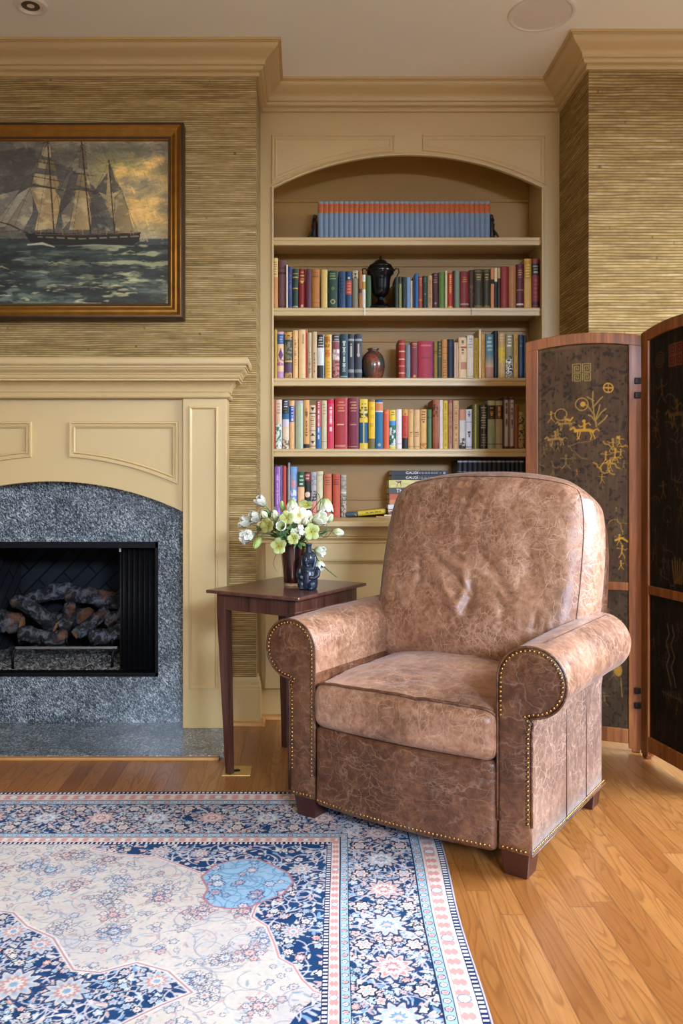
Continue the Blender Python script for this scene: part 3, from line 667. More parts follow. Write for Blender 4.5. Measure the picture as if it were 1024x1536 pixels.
def book_mesh(w, h, d, base, ops, seed, flat=False):
    """upright book: spine towards -y centred on x, foot at z=0"""
    p = spine_canvas(w, h, base, ops, seed); nx, ny = len(p.xs), len(p.ys)
    k = .0 if flat else min(.22*w, .006)
    V = np.stack([(p.X-.5)*w, -k*(1-(2*p.X-1)**2)+k, p.Y*h], -1).reshape(-1, 3); C = p.C.reshape(-1, 3); Q = list(map(list, grid_quads(nx, ny)))
    V = list(map(tuple, V)); C = list(map(tuple, C)); bc_ = tuple(np.array(rgb(base))*.9)
    t = min(.0028, w*.2)
    for sx in (-1, 1):
        b = len(V); x0, x1 = sorted((sx*w/2, sx*(w/2-t)))
        V += [(x, y, z) for z in (0, h) for y in (k+.0010, d) for x in (x0, x1)]; C += [bc_]*8
        Q += [[b+i for i in f] for f in ((0, 2, 3, 1), (4, 5, 7, 6), (0, 1, 5, 4), (2, 6, 7, 3), (0, 4, 6, 2), (1, 3, 7, 5))]
    b = len(V); V += [(x, y, z) for z in (0, h) for y in (k+.0012, k+.004) for x in (-w/2+t, w/2-t)]; C += [bc_]*8   # inner back of the spine
    Q += [[b+i for i in f] for f in ((0, 2, 3, 1), (4, 5, 7, 6), (0, 1, 5, 4), (2, 6, 7, 3), (0, 4, 6, 2), (1, 3, 7, 5))]
    me = np_mesh('book', V, Q, C); me.polygons.foreach_set('use_smooth', [i < (nx-1)*(ny-1) for i in range(len(me.polygons))]); return me, t, k
def add_book(w, h, d, base, ops, seed, label, group, loc, rot=(0, 0, 0), flat=False):
    me, t, k = book_mesh(w, h, d, base, ops, seed, flat)
    o = link_mesh('book', me, MAT['book_cloth']); o.location = loc; o.rotation_euler = rot; tag(o, label, 'book', group)
    mb = MB(); mb.box(-w/2+t, w/2-t, k+.004, d-.004, .003, h-.004); mb.build('pages', MAT['page_block'], o)
    return o
def words(text, size, mat, parent, M, name='title', depth=.0004, font_scale_x=1.0):
    cu = bpy.data.curves.new(name, 'FONT'); cu.body = text; cu.size = size; cu.extrude = depth; cu.align_x = 'LEFT'; cu.align_y = 'CENTER'
    tmp = bpy.data.objects.new('tmp', cu); COL.objects.link(tmp); dg = bpy.context.evaluated_depsgraph_get(); dg.update()
    me = bpy.data.meshes.new_from_object(tmp.evaluated_get(dg)); bpy.data.objects.remove(tmp, do_unlink=True); me.transform(Matrix.Diagonal((font_scale_x, 1, 1, 1)))
    o = link_mesh(name, me, mat, parent); o.matrix_local = M; return o
GOLD = '#c9a04c'; CRM = '#e6dcc0'; BLK = '#1d1b1a'
ORD = ['first', 'second', 'third', 'fourth', 'fifth', 'sixth', 'seventh', 'eighth', 'ninth', 'tenth', 'eleventh', 'twelfth', 'thirteenth', 'fourteenth', 'fifteenth', 'sixteenth', 'seventeenth', 'eighteenth', 'nineteenth', 'twentieth', 'twenty-first']
YS = 3.862
def book_label(desc, le):
    l = '%s, %s' % (desc, le)
    if len(l.split()) > 16: print('LONG LABEL', len(l.split()), l)
    return l
def row(zshelf, data, group, anchor, reverse=False, y=YS, lean=None):
    n = len(data)
    for i, (u0, u1, vt, base, ops, desc) in enumerate(data):
        yy = y+random.uniform(-.004, .006); X0, X1_ = (u0-CX)*yy/F, (u1-CX)*yy/F; w = X1_-X0-.0006; hh = H-(vt-CY)*yy/F-zshelf
        k = n-1-i if reverse else i
        le = '%s %s' % (ORD[k], anchor)
        for q in (' on the second shelf', ' on the third shelf', ' on the fourth shelf', ' on the counter behind the flowers', ' on the counter'): desc = desc.replace(q, '')
        d = min(.178, max(.12, hh*.72)); rot = (0, (lean or {}).get(i, 0), 0)
        add_book(w, hh, d, base, ops, int(u0*7), book_label(desc, le), group, ((X0+X1_)/2, yy, zshelf+.0003), rot)
# shelf A: a uniform set
w = 258/34*YS/F; hA = H-(302-CY)*YS/F-SH['A']
ops = [('b', 0, .055, '#7b90a4'), ('b', .06, .31, '#bf6430'), ('h', .09, .28, 4, '#7a3018'), ('l', .06, .006, '#a88040'), ('l', .31, .006, '#a88040')]
src = None; gA = 'matched blue-grey volumes on the top shelf'
LA = lambda i: 'blue-grey volume with orange title band, %s from %s of the top shelf set' % ((ORD[i], 'left') if i < 17 else (ORD[33-i], 'right'))
for i in range(34):
    x = (477-CX)*YS/F+w*(i+.5)
    if src is None: src = add_book(w-.0005, hA, .115, '#73879c', ops, 3, LA(0), gA, (x, YS, SH['A']+.0003))
    else:
        o = src.copy(); COL.objects.link(o); o['label'] = LA(i); o.location = (x, YS+random.uniform(-.001, .001), SH['A']+.0003)
        for ch in src.children: c = ch.copy(); COL.objects.link(c); c.parent = o
# shelf B
gold3 = ('h', .08, .3, 3, GOLD)
B1 = [
 (408.6, 416.7, 387, '#c98d4a', [('b', 0, .38, '#dfc07a'), ('h', .06, .34, 6, '#a07838')], 'tall tan book with a cream upper label on the second shelf'),
 (417, 429, 391, '#6d4640', [('b', .14, .17, '#4a2c2a'), ('b', .24, .28, '#3f2524'), ('l', .95, .01, '#4a2c2a')], 'tall mauve-brown book with dark bands on the second shelf'),
 (429.1, 431.6, 397, '#e2dccb', [], 'very thin white book on the second shelf'),
 (431.8, 438.5, 399.5, '#3c4672', [('v', .2, .7, '#59639a')], 'navy blue book on the second shelf'),
 (438.7, 447, 403, '#1f3a2b', [('l', .12, .008, GOLD), ('l', .22, .012, GOLD), ('l', .49, .012, GOLD), ('l', .95, .012, '#b9b090')], 'dark green book with gold lines on the second shelf'),
 (447.7, 458, 403, '#8c2420', [('h', .05, .3, 3, '#e0b85c'), ('t', .38, .30, '#e0b85c'), ('o', .93, .22, '#d8a878')], 'red book with gold lettering on the second shelf'),
 (458.3, 467, 403, '#5c2c38', [], 'plain plum book on the second shelf'),
 (467.4, 479.6, 404, '#b4752f', [('h', .06, .22, 3, '#6a4018'), ('l', .84, .006, '#7a4a1c'), ('l', .96, .006, '#7a4a1c')], 'ochre brown book with dark title lines on the second shelf'),
 (481, 491, 404.5, '#d3b064', [('r', 0, .12, '#8f7434')], 'plain straw yellow book on the second shelf'),
 (492, 506, 406, '#1f3d2c', [('h', .05, .24, 3, '#8a9a58'), ('o', .47, .2, '#5a6a3a'), ('o', .82, .26, '#a8985a'), ('o', .82, .16, '#1f3d2c')], 'wide dark green book with gold ornaments on the second shelf'),
 (507.6, 518, 407, '#23405e', [('h', .14, .6, 5, '#15263a')], 'dark blue book with faint title on the second shelf'),
 (518.3, 528, 407, '#1e4468', [('b', .24, .62, '#b04a30'), ('h', .28, .6, 4, '#d8a080'), ('o', .18, .16, '#d8c8a0')], 'blue book with a red label on the second shelf'),
 (528.5, 537.6, 406, '#857f66', [('b', 0, .2, '#c8bc98'), ('v', .02, .2, BLK)], 'grey-olive book with a cream top on the second shelf'),
 (538, 543, 406, '#a4672c', [('b', .48, .6, '#4a2c14')], 'narrow orange-brown book with a dark label on the second shelf'),
 (543.2, 548.2, 412, '#e2dcc8', [('b', .2, .44, '#c49a3c')], 'narrow white book with a gold block on the second shelf'),
 (548.6, 556.6, 413, '#3f5a32', [], 'plain green book on the second shelf')]
row(SH['B'], B1, 'books left of the urn on the second shelf', 'from left end of second shelf')
B2 = [
 (592.3, 597.6, 416, '#26382a', [], 'dark green book on the second shelf'),
 (598, 602.4, 415, '#33361e', [('b', .22, .97, '#8d8a4e')], 'thin olive book with a black top on the second shelf'),
 (603, 609.4, 415.5, '#1d2c26', [], 'black-green book on the second shelf'),
 (609.7, 615, 416, '#6f93b8', [], 'light blue book on the second shelf'),
 (615.2, 618.5, 421, '#cdb98c', [], 'thin cream book on the second shelf'),
 (618.8, 622, 416, '#3a2f4c', [], 'thin purple-navy book on the second shelf'),
 (622.3, 627.3, 410, '#2c6496', [], 'bright blue book standing tall on the second shelf'),
 (627.6, 633.4, 414.5, '#96432a', [('h', .05, .3, 4, '#d08a50'), ('l', .74, .03, '#c07038')], 'rust book with gold bands on the second shelf'),
 (633.7, 641, 414, '#1e382c', [('h', .05, .2, 3, '#6a8a5a'), ('o', .56, .16, '#9a9a60')], 'dark green book with gilt lines on the second shelf'),
 (641.4, 648.4, 413, '#c39a68', [('v', .15, .95, '#8a6038')], 'pale tan book with mottled spine on the second shelf')]
row(SH['B'], B2, 'books right of the urn on the second shelf', 'right of the black urn')
B3 = [
 (648.6, 657.7, 409.5, '#45202a', [('h', .02, .3, 4, '#c08a6a'), ('o', .85, .2, '#a8785a')], 'dark maroon book with gold lines on the second shelf'),
 (658.3, 667.1, 408, '#5f7a38', [], 'plain olive green book on the second shelf'),
 (667.4, 670.8, 406, '#d9c79a', [], 'thin cream book on the second shelf'),
 (671.5, 679.2, 409, '#b03a26', [('v', .05, .58, '#e8b45a'), ('l', .95, .02, '#e0a850')], 'red-orange book with gold lettering on the second shelf'),
 (679.4, 681.7, 406, '#4a1c20', [], 'very thin dark maroon book on the second shelf'),
 (681.9, 689.4, 406.5, '#7f8f76', [], 'sage grey book on the second shelf'),
 (690, 703.4, 407, '#7c2420', [('h', .14, .3, 3, '#d0903c'), ('l', .88, .025, '#a89080')], 'wide dark red book with gold title on the second shelf'),
 (703.6, 710.8, 405, '#463024', [('n', .4, .8, '#6a4a38', .55)], 'dark brown book on the second shelf'),
 (711.3, 724.4, 404, '#39311c', [('l', .04, .008, '#9a8448'), ('h', .1, .3, 3, '#b09850'), ('l', .95, .03, '#6a5c34')], 'thick black-olive book with gold title (left of pair) on the second shelf'),
 (725, 735.4, 404, '#39311c', [('l', .04, .008, '#9a8448'), ('h', .1, .3, 3, '#c0a860'), ('l', .95, .03, '#7a6a3c')], 'black-olive book with gold title (right of pair) on the second shelf'),
 (736, 741.3, 402, '#cf8a5a', [('b', .28, .39, BLK)], 'thin salmon book with a black band on the second shelf'),
 (741.5, 746, 402, '#16302c', [('b', 0, .34, '#e0cf98')], 'thin dark teal book with a cream top on the second shelf'),
 (746.2, 750.4, 402, '#4a2c1c', [('b', 0, .26, '#c0a068')], 'thin dark brown book with a tan top on the second shelf'),
 (751, 762.8, 399.5, '#8a2c22', [], 'plain rust red book on the second shelf'),
 (763.2, 774, 399, '#a8713f', [], 'plain tan book on the second shelf'),
 (774.7, 785.6, 396, '#5a2026', [('h', .12, .32, 4, '#c89058'), ('l', .58, .008, '#c89058'), ('l', .9, .015, '#d0c0a0')], 'maroon book with gold lines on the second shelf'),
 (786.4, 797.2, 388, '#cf9c50', [('b', .05, .4, '#b8862a'), ('h', .1, .38, 5, '#e8cc70')], 'tall tan book with a gold label on the second shelf'),
 (797.8, 809.4, 388, '#7d2a22', [('b', .1, .33, BLK), ('h', .12, .3, 3, '#d8c8a0'), ('b', .86, .93, '#3a2018'), ('h', .4, .8, 5, '#94403a')], 'tall red book with a black label on the second shelf'),
 (810.2, 815.8, 389, '#77784e', [('b', .84, 1, '#4a4a44'), ('l', .4, .006, '#4a4a30'), ('l', .57, .006, '#4a4a30')], 'grey-olive book on the second shelf')]
row(SH['B'], B3, 'books right of the urn on the second shelf', 'from right end of second shelf', True)
# shelf C
C1 = [
 (408.4, 410.8, 500, '#eed8e0', [], 'thin pinkish white book on the third shelf'),
 (411.3, 415.4, 494.5, '#b8962c', [], 'thin mustard yellow book on the third shelf'),
 (415.8, 426, 497.5, '#eecb96', [('b', 0, .05, '#d8a8b0'), ('b', .05, .27, '#3a5a8c'), ('h', .08, .25, 3, '#9ab0d0'), ('t', .34, .5, '#6a3a78'), ('t', .62, .5, '#6a3a78'), ('n', .6, .72, '#b05aa8', .45), ('b', .85, 1, '#c894c4')], 'cream book with a blue label and purple motif on the third shelf'),
 (426.7, 438, 498, '#3d4030', [('n', 0, .12, '#d09a40', .4), ('l', .15, .01, '#c8a060'), ('n', .18, .6, '#7a7a58', .5), ('l', .63, .015, '#d0a868'), ('b', .7, .88, '#5a3a58'), ('n', .88, 1, '#c09050', .4)], 'dark ornamented book in green, gold and purple on the third shelf'),
 (438.7, 446.9, 495.5, '#e6b878', [('v', .2, .75, '#b07838'), ('r', .78, 1, '#caa05c')], 'peach book on the third shelf'),
 (447.7, 461, 494.5, '#eec88c', [('r', .74, 1, '#c83a30')], 'cream book with a red edge and vertical lettering on the third shelf'),
 (461.3, 467.4, 499, '#c6ad86', [('v', .4, .9, '#8a6a44')], 'narrow beige book on the third shelf'),
 (468, 475.2, 497.5, '#cdb084', [('v', .45, .9, '#7a5a34')], 'beige book with a faint vertical title on the third shelf'),
 (475.4, 486.4, 502, '#d9d8d0', [('b', 0, .3, BLK), ('h', .04, .27, 4, CRM), ('b', .7, 1, '#242428'), ('r', .86, 1, '#a8c8d4')], 'white book with black top and bottom on the third shelf'),
 (487.3, 497.8, 502, '#e2aa34', [('n', .05, .3, '#a86a20', .5), ('n', .35, .5, '#d07020', .4), ('r', .8, 1, '#efe0b8'), ('h', .6, .95, 5, '#c08a28')], 'golden yellow book on the third shelf'),
 (498.6, 509.2, 502, '#e0cfc4', [('b', 0, .15, '#2e3036'), ('h', .02, .14, 2, CRM), ('b', .16, .34, '#8c4a4a'), ('n', .34, .58, '#b08a8c', .5), ('b', .58, 1, '#b07868'), ('n', .6, 1, '#7a3030', .52)], 'book with a maroon and white patterned jacket on the third shelf'),
 (510, 521.6, 501, '#1f3b45', [('v', .15, .85, '#d8d8c0'), ('l', .96, .015, '#8aa0a0'), ('r', .86, 1, '#44687c')], 'dark teal book with white vertical lettering on the third shelf'),
 (522, 531.3, 501, '#33393f', [('l', .13, .02, '#9aa0a0'), ('v', .22, .52, '#c8c0b0'), ('l', .83, .035, '#8a8c8c')], 'charcoal book with white lettering (left of pair) on the third shelf'),
 (532, 542.9, 501, '#30363c', [('l', .13, .02, '#9aa0a0'), ('v', .22, .52, '#d0b8b0'), ('l', .83, .035, '#80807c')], 'charcoal book with white lettering (right of pair) on the third shelf')]
row(SH['C'], C1, 'books left of the vase on the third shelf', 'from left end of third shelf')
C2 = [
 (598, 608, 510, '#a32a20', [('l', .1, .012, '#e0b890'), ('l', .3, .012, '#e0b890'), ('l', .5, .012, '#e0b890'), ('l', .68, .012, '#e0b890'), ('l', .86, .012, '#e0b890'), ('r', .82, 1, '#6c2a1c')], 'glossy red book with raised gold bands on the third shelf'),
 (608.5, 615.5, 517, '#77858a', [], 'grey-blue book on the third shelf'),
 (616, 626.8, 513, '#7a2a36', [('h', .03, .18, 3, '#d0985c'), ('o', .94, .2, '#d88a50')], 'maroon book with gold top lines on the third shelf'),
 (627.3, 650.2, 511.5, '#a8203a', [('h', .08, .16, 1, '#d8907c'), ('h', .42, .48, 1, '#5a1a30'), ('r', .86, 1, '#8c3a5c')], 'very thick crimson book on the third shelf'),
 (650.6, 656, 513, '#94762c', [('l', .26, .01, BLK), ('l', .31, .01, BLK)], 'olive gold book on the third shelf'),
 (656.2, 662.4, 512, '#40492f', [('h', .03, .45, 5, '#a0904c')], 'dark olive book with gold lines on the third shelf'),
 (662.8, 670.8, 509, '#ca8a42', [('l', .2, .008, '#7a4c20'), ('l', .36, .008, '#7a4c20'), ('h', .5, .95, 7, '#8a5a2c')], 'orange-tan banded book on the third shelf'),
 (671, 680.6, 509, '#23283a', [('l', .1, .006, '#4a5064'), ('l', .16, .006, '#4a5064')], 'dark navy book on the third shelf')]
row(SH['C'], C2, 'books right of the vase on the third shelf', 'right of the painted vase')
C3 = [
 (681.3, 687.3, 513.5, '#e0bfa0', [('r', .45, .6, '#b08060')], 'narrow pinkish cream book on the third shelf'),
 (687.6, 700, 506, '#eed0a0', [('b', .22, .27, '#b03c28'), ('v', .08, .2, '#5a4a38'), ('v', .28, .42, '#5a4a38'), ('b', .6, .78, '#c08868'), ('r', 0, .3, '#ecc896')], 'cream book with small red blocks on the third shelf'),
 (700.3, 710.4, 503, '#e4d4ba', [('h', .06, .3, 4, '#8a98a0'), ('l', .95, .008, '#a89878')], 'plain off-white book on the third shelf'),
 (710.7, 717.8, 507, '#ad8a1e', [('v', .1, .9, '#7a5c10')], 'mustard book on the third shelf'),
 (718, 721.5, 494, '#e9cf9c', [], 'thin cream book taller than its neighbours on the third shelf'),
 (721.7, 727.2, 501, '#c89448', [('v', .1, .9, '#a87430')], 'narrow tan book on the third shelf'),
 (727.9, 740.4, 501, '#4d7278', [('g', .45, .75, '#d0a06c'), ('b', .75, 1, '#a87860'), ('h', .05, .4, 4, '#a8c0b4')], 'book with a teal to pink sunset jacket on the third shelf'),
 (741, 746.6, 496, '#141213', [], 'black book on the third shelf'),
 (747.2, 758, 499, '#c29c5c', [('h', .03, .2, 3, '#d8b8a8'), ('n', .32, .65, '#d8b428', .4)], 'tan book with a yellow leaf motif on the third shelf'),
 (758.7, 769.4, 501, '#8a8060', [('h', .02, .3, 4, '#e0d8b0'), ('n', .55, 1, '#e8e4dc', .47), ('n', .5, 1, '#241f1c', .58)], 'book with a black and white patterned jacket on the third shelf'),
 (770, 777.2, 502, '#b0863c', [('v', .1, .9, '#8a6424')], 'ochre book on the third shelf'),
 (777.6, 785, 502, '#1f2b40', [('h', .1, .3, 2, '#3c6070')], 'dark navy book on the third shelf'),
 (785.3, 789.5, 503, '#17151a', [], 'black book on the third shelf')]
row(SH['C'], C3, 'books right of the vase on the third shelf', 'from right end of third shelf', True)
# shelf D
D1_ = [
 (408.4, 412.7, 599, '#cf5c4a', [], 'narrow coral red book on the fourth shelf'),
 (413.1, 422.6, 599.5, '#d8b89a', [('h', .05, .3, 4, '#a08068'), ('b', .5, 1, '#e4e8d8'), ('n', .5, 1, '#4a7a68', .52), ('r', .85, 1, '#ece4dc')], 'beige book patterned green and white below on the fourth shelf'),
 (423.2, 433.3, 599.5, '#ddc9aa', [('b', 0, .4, '#17222c'), ('h', .02, .16, 3, '#d8d8d8'), ('h', .17, .28, 2, '#b08040'), ('b', .29, .4, '#1d5a80'), ('b', .4, .55, '#d0c4d0'), ('n', .8, 1, '#6a5a48', .5)], 'book with black-teal top and cream bottom on the fourth shelf'),
 (434, 442, 601, '#eab67a', [('b', .11, .44, '#1f5aa8'), ('v', .13, .42, '#f0f0f0'), ('r', .86, 1, '#d09a7a')], 'peach book with a bright blue label on the fourth shelf'),
 (442.8, 454.6, 601, '#a8b08a', [('r', .72, 1, '#b8ccb8'), ('b', 0, .05, '#a8a0b0')], 'sage green book on the fourth shelf'),
 (455, 463.9, 600, '#d9a05c', [('v', .18, .75, '#6a4420'), ('b', .9, .98, BLK)], 'tan-orange book with vertical lettering and a black foot on the fourth shelf'),
 (464, 473.4, 608, '#dcc096', [('t', .13, .04, BLK), ('l', .18, .012, BLK), ('h', .24, .5, 6, '#7a4a34'), ('l', .58, .01, BLK), ('t', .64, .7, BLK), ('t', .88, .82, BLK), ('l', .94, .008, BLK)], 'short cream book with black triangle pattern on the fourth shelf'),
 (474, 481.4, 601, '#b04848', [('b', .55, 1, '#3a6aa0'), ('v', .03, .8, '#f0e8e8')], 'red and blue book with white vertical lettering on the fourth shelf'),
 (481.8, 490, 601, '#cdbf94', [('h', .05, .3, 4, '#a08858'), ('l', .85, .008, '#a08858')], 'pale green-beige book on the fourth shelf'),
 (490.8, 501, 599, '#d83850', [('v', .15, .65, '#f4e4dc'), ('r', .82, 1, '#e88890'), ('b', 0, .08, '#d01a48')], 'pinkish red book with white vertical lettering on the fourth shelf'),
 (502, 521.2, 597, '#a82a2c', [('h', .06, .28, 4, '#e8b05c'), ('h', .5, .54, 1, '#e8b898'), ('l', .95, .006, '#e0a080'), ('l', .93, .003, '#e0a080'), ('r', .84, 1, '#b85058')], 'thick red book with gold title on the fourth shelf'),
 (522.2, 538, 597, '#7a2030', [('h', .06, .28, 4, '#e0a868'), ('h', .5, .54, 1, '#d8b098'), ('l', .95, .006, '#d0a080'), ('r', .82, 1, '#7a4458')], 'thick maroon book with gold title on the fourth shelf'),
 (539.2, 552.2, 599, '#efc83e', [('h', .06, .2, 2, '#4a3a18'), ('o', .28, .3, '#d8d0a0'), ('n', .2, .38, '#5a5030', .55), ('b', .47, .88, '#1f5a80'), ('r', .42, .56, '#d0c060')], 'yellow book with a blue lower half on the fourth shelf'),
 (552.8, 562.4, 599, '#f0c020', [('b', 0, .05, '#8a6a30'), ('b', .79, 1, '#7a6a34'), ('h', .1, .6, 3, '#d0a010')], 'bright yellow book with an olive foot on the fourth shelf'),
 (562.9, 574.4, 600, '#1f6c92', [('b', 0, .03, '#184a70'), ('b', .05, .24, '#e8e0d0'), ('b', .06, .22, '#d8804a'), ('o', .92, .22, '#b0a890')], 'teal blue book with an orange label on the fourth shelf')]
D1_ = D1_[:]
row(SH['D'], D1_, 'books on the left half of the fourth shelf', 'from left end of fourth shelf')
D2_ = [
 (574.8, 583.5, 615, '#d8582c', [('r', .7, 1, '#dc7850'), ('h', .03, .12, 1, '#e88a70')], 'orange-red book on the fourth shelf'),
 (583.8, 593.8, 615, '#e8c83a', [('h', .04, .15, 2, '#7a6a20'), ('b', .28, 1, '#3f8cc0'), ('b', .45, .95, '#d4dcd0'), ('n', .4, .9, '#2f6a50', .45), ('b', .93, 1, '#e0d040')], 'book with a yellow, blue and green picture jacket on the fourth shelf'),
 (594.1, 602.6, 614, '#ece0e4', [('r', .0, .3, '#e8d8c8'), ('l', .87, .006, '#b0a8b8')], 'pale white-lavender book on the fourth shelf'),
 (603.3, 612, 614, '#c84030', [('g', 0, .2, '#c84030'), ('b', 0, .16, '#d89a48'), ('v', .1, .7, '#8a2a1c'), ('b', .73, 1, '#1d1818')], 'red and orange book with a black foot on the fourth shelf'),
 (612.1, 620.3, 614, '#d9ab6a', [('h', .04, .1, 1, '#8a6a3c'), ('h', .56, .7, 3, '#7a5a30'), ('l', .94, .008, '#8a6a3c')], 'tan book (left of pair) on the fourth shelf'),
 (620.6, 629.9, 614.5, '#dcb27a', [('h', .56, .7, 3, '#4a3820'), ('l', .94, .008, '#8a6a3c')], 'tan book with a dark stamp (right of pair) on the fourth shelf'),
 (630.3, 639.9, 614, '#e0ac68', [('h', .03, .3, 4, '#5a3a1c'), ('o', .32, .14, BLK), ('n', .85, 1, '#c07828', .4)], 'orange-tan book with a dark dot on the fourth shelf'),
 (640.5, 648, 614, '#4f6a40', [('l', .2, .015, '#34482c'), ('r', .5, .7, '#6a8458')], 'green cloth book on the fourth shelf'),
 (649, 658.6, 599.5, '#a45c34', [('n', .1, .35, '#5a2c18', .5), ('r', .8, 1, '#c89068'), ('g', .8, 1, '#8a3a1c')], 'tall russet book on the fourth shelf'),
 (658.9, 664.2, 600, '#e4cfc2', [], 'thin pale pink book on the fourth shelf')]
row(SH['D'], D2_, 'books on the right half of the fourth shelf', 'right of the teal blue book')
D3_ = [
 (664.4, 672, 601, '#d8b838', [('v', .05, .95, '#b09020')], 'yellow book on the fourth shelf'),
 (672.5, 678.6, 600, '#b8806a', [('b', 0, .06, '#a05060'), ('v', .2, .9, '#8a6040')], 'narrow pink-brown book on the fourth shelf'),
 (679.5, 688.1, 601, '#d4a876', [('v', .1, .9, '#9a7034')], 'tan book with a long vertical title on the fourth shelf'),
 (689, 698.6, 614, '#ded8cc', [('b', 0, .28, '#d89878'), ('n', .7, 1, '#4a4844', .6), ('b', .92, 1, '#34322e')], 'white book with a salmon top on the fourth shelf'),
 (698.9, 707.9, 614, '#dfe0e4', [('v', .05, .2, '#5a5a64'), ('l', .33, .008, '#8a8a90'), ('v', .55, .72, BLK), ('l', .95, .015, '#8a94a8')], 'white book with black vertical title on the fourth shelf'),
 (708.7, 719, 607, '#5f5c2a', [('r', .3, .5, '#c8b840'), ('h', .05, .45, 6, '#8a7a3c')], 'olive book with a yellow stripe on the fourth shelf'),
 (720, 731, 607, '#2a2320', [('h', .04, .55, 9, '#d0c0a0'), ('r', .42, .54, '#a88064'), ('h', .65, .95, 5, '#9a8c78')], 'black book with closely set gold bands on the fourth shelf'),
 (731.7, 743, 601, '#9fa68a', [('b', 0, .1, '#b4b088'), ('b', .1, .38, '#3a2a1c'), ('v', .12, .37, '#d89850'), ('l', .9, .01, '#6a7060')], 'sage jacketed book with a dark label on the fourth shelf'),
 (743.4, 754, 601, '#a89a70', [('b', 0, .1, '#aaa27a'), ('b', .1, .38, '#4a2414'), ('v', .12, .37, '#d89850'), ('l', .9, .01, '#6a6040')], 'beige jacketed book with a dark label on the fourth shelf'),
 (755.5, 763.5, 595, '#4a3230', [('b', .06, .95, '#c4aca4'), ('v', .12, .6, '#5a4440'), ('r', 0, .14, '#4a3230'), ('r', .86, 1, '#4a3230')], 'tall brown book with pale label (left of pair) on the fourth shelf'),
 (764, 771.6, 595, '#4a3230', [('b', .06, .95, '#c8b0a6'), ('v', .12, .6, '#5a4440'), ('r', 0, .14, '#4a3230'), ('r', .86, 1, '#4a3230')], 'tall brown book with pale label (right of pair) on the fourth shelf'),
 (772, 777.9, 607, '#8a4a1e', [], 'rust brown book on the fourth shelf'),
 (778.1, 787, 618, '#a88a50', [('n', .1, 1, '#2c2820', .52)], 'short tan book with black figures on the fourth shelf')]
row(SH['D'], D3_, 'books on the right half of the fourth shelf', 'from right end of fourth shelf', True)
# counter: standing books, left part
YE = 3.90
E1 = [
 (408.9, 411.2, 690, '#1a2238', [], 'thin dark navy book on the counter behind the flowers'),
 (411.4, 420.4, 700, '#9a62b4', [('v', .15, .8, '#d0b0dc'), ('r', .84, 1, '#c0a0d0')], 'purple book on the counter behind the flowers'),
 (420.6, 424.2, 698, '#5a3c70', [('r', 0, .4, '#d0c8d8')], 'thin violet book on the counter behind the flowers'),
 (424.4, 429.2, 699, '#c8483a', [], 'red-orange book on the counter behind the flowers'),
 (429.4, 431.6, 702, '#35343c', [], 'thin dark grey book on the counter behind the flowers'),
 (431.8, 434.9, 694, '#a8a4a4', [], 'thin grey book standing tall on the counter behind the flowers'),
 (435.2, 446, 700, '#7fa8d4', [('n', .2, .5, '#d89a9a', .55), ('n', .45, 1, '#dfe6f0', .48), ('r', .86, 1, '#4a78b0')], 'light blue picture-jacket book on the counter behind the flowers'),
 (446.5, 456.4, 708, '#ecb88a', [('b', 0, .33, '#17593c'), ('h', .06, .31, 3, '#e8e4c8')], 'peach book with a green top on the counter behind the flowers'),
 (456.7, 465.6, 708, '#23201f', [('b', .02, .2, '#8a3034'), ('h', .04, .18, 2, '#e0c8b8'), ('o', .5, .5, '#e8ccb0')], 'black book with a cream oval on the counter behind the flowers'),
 (466, 474.6, 708, '#b4b0ae', [('n', .05, .3, '#8a8888', .5), ('n', .4, .65, '#3a3838', .5), ('b', .66, 1, '#e0807a')], 'grey book with a pink foot on the counter behind the flowers'),
 (474.9, 484.7, 707, '#d8cfa6', [('h', .05, .12, 1, '#b0a880')], 'cream book on the counter behind the flowers'),
 (485.8, 497.5, 711, '#c8704c', [('h', .06, .28, 4, '#7a3a28')], 'salmon cloth book on the counter'),
 (498.8, 510.2, 711, '#bf5136', [('h', .05, .26, 4, '#6a2418')], 'brick red cloth book on the counter'),
 (510.6, 519.4, 712, '#b8a892', [('n', .0, .6, '#8a8478', .52), ('n', .5, 1, '#5c5a50', .55), ('l', .42, .02, '#dcd0b8')], 'worn grey-beige book on the counter')]
row(ZCT, E1, 'books standing on the left of the counter', 'from left end of counter', y=YE)
# a yellow book lying on the counter, tipped up on the right
p0 = at(519, 775, YE)
a = math.radians(-5.5)
o = add_book(.022, .182, .13, '#c8ac2c', [('b', .0, .03, '#a08820'), ('v', .12, .5, '#5a4c10'), ('n', .7, .95, '#3a4a4c', .35), ('b', .82, 1, '#34464e')], 61, 'yellow book lying slightly tipped on the counter left of the book stack', None, (p0.x, YE-.01, ZCT+.0125), (0, PI/2+a, 0))
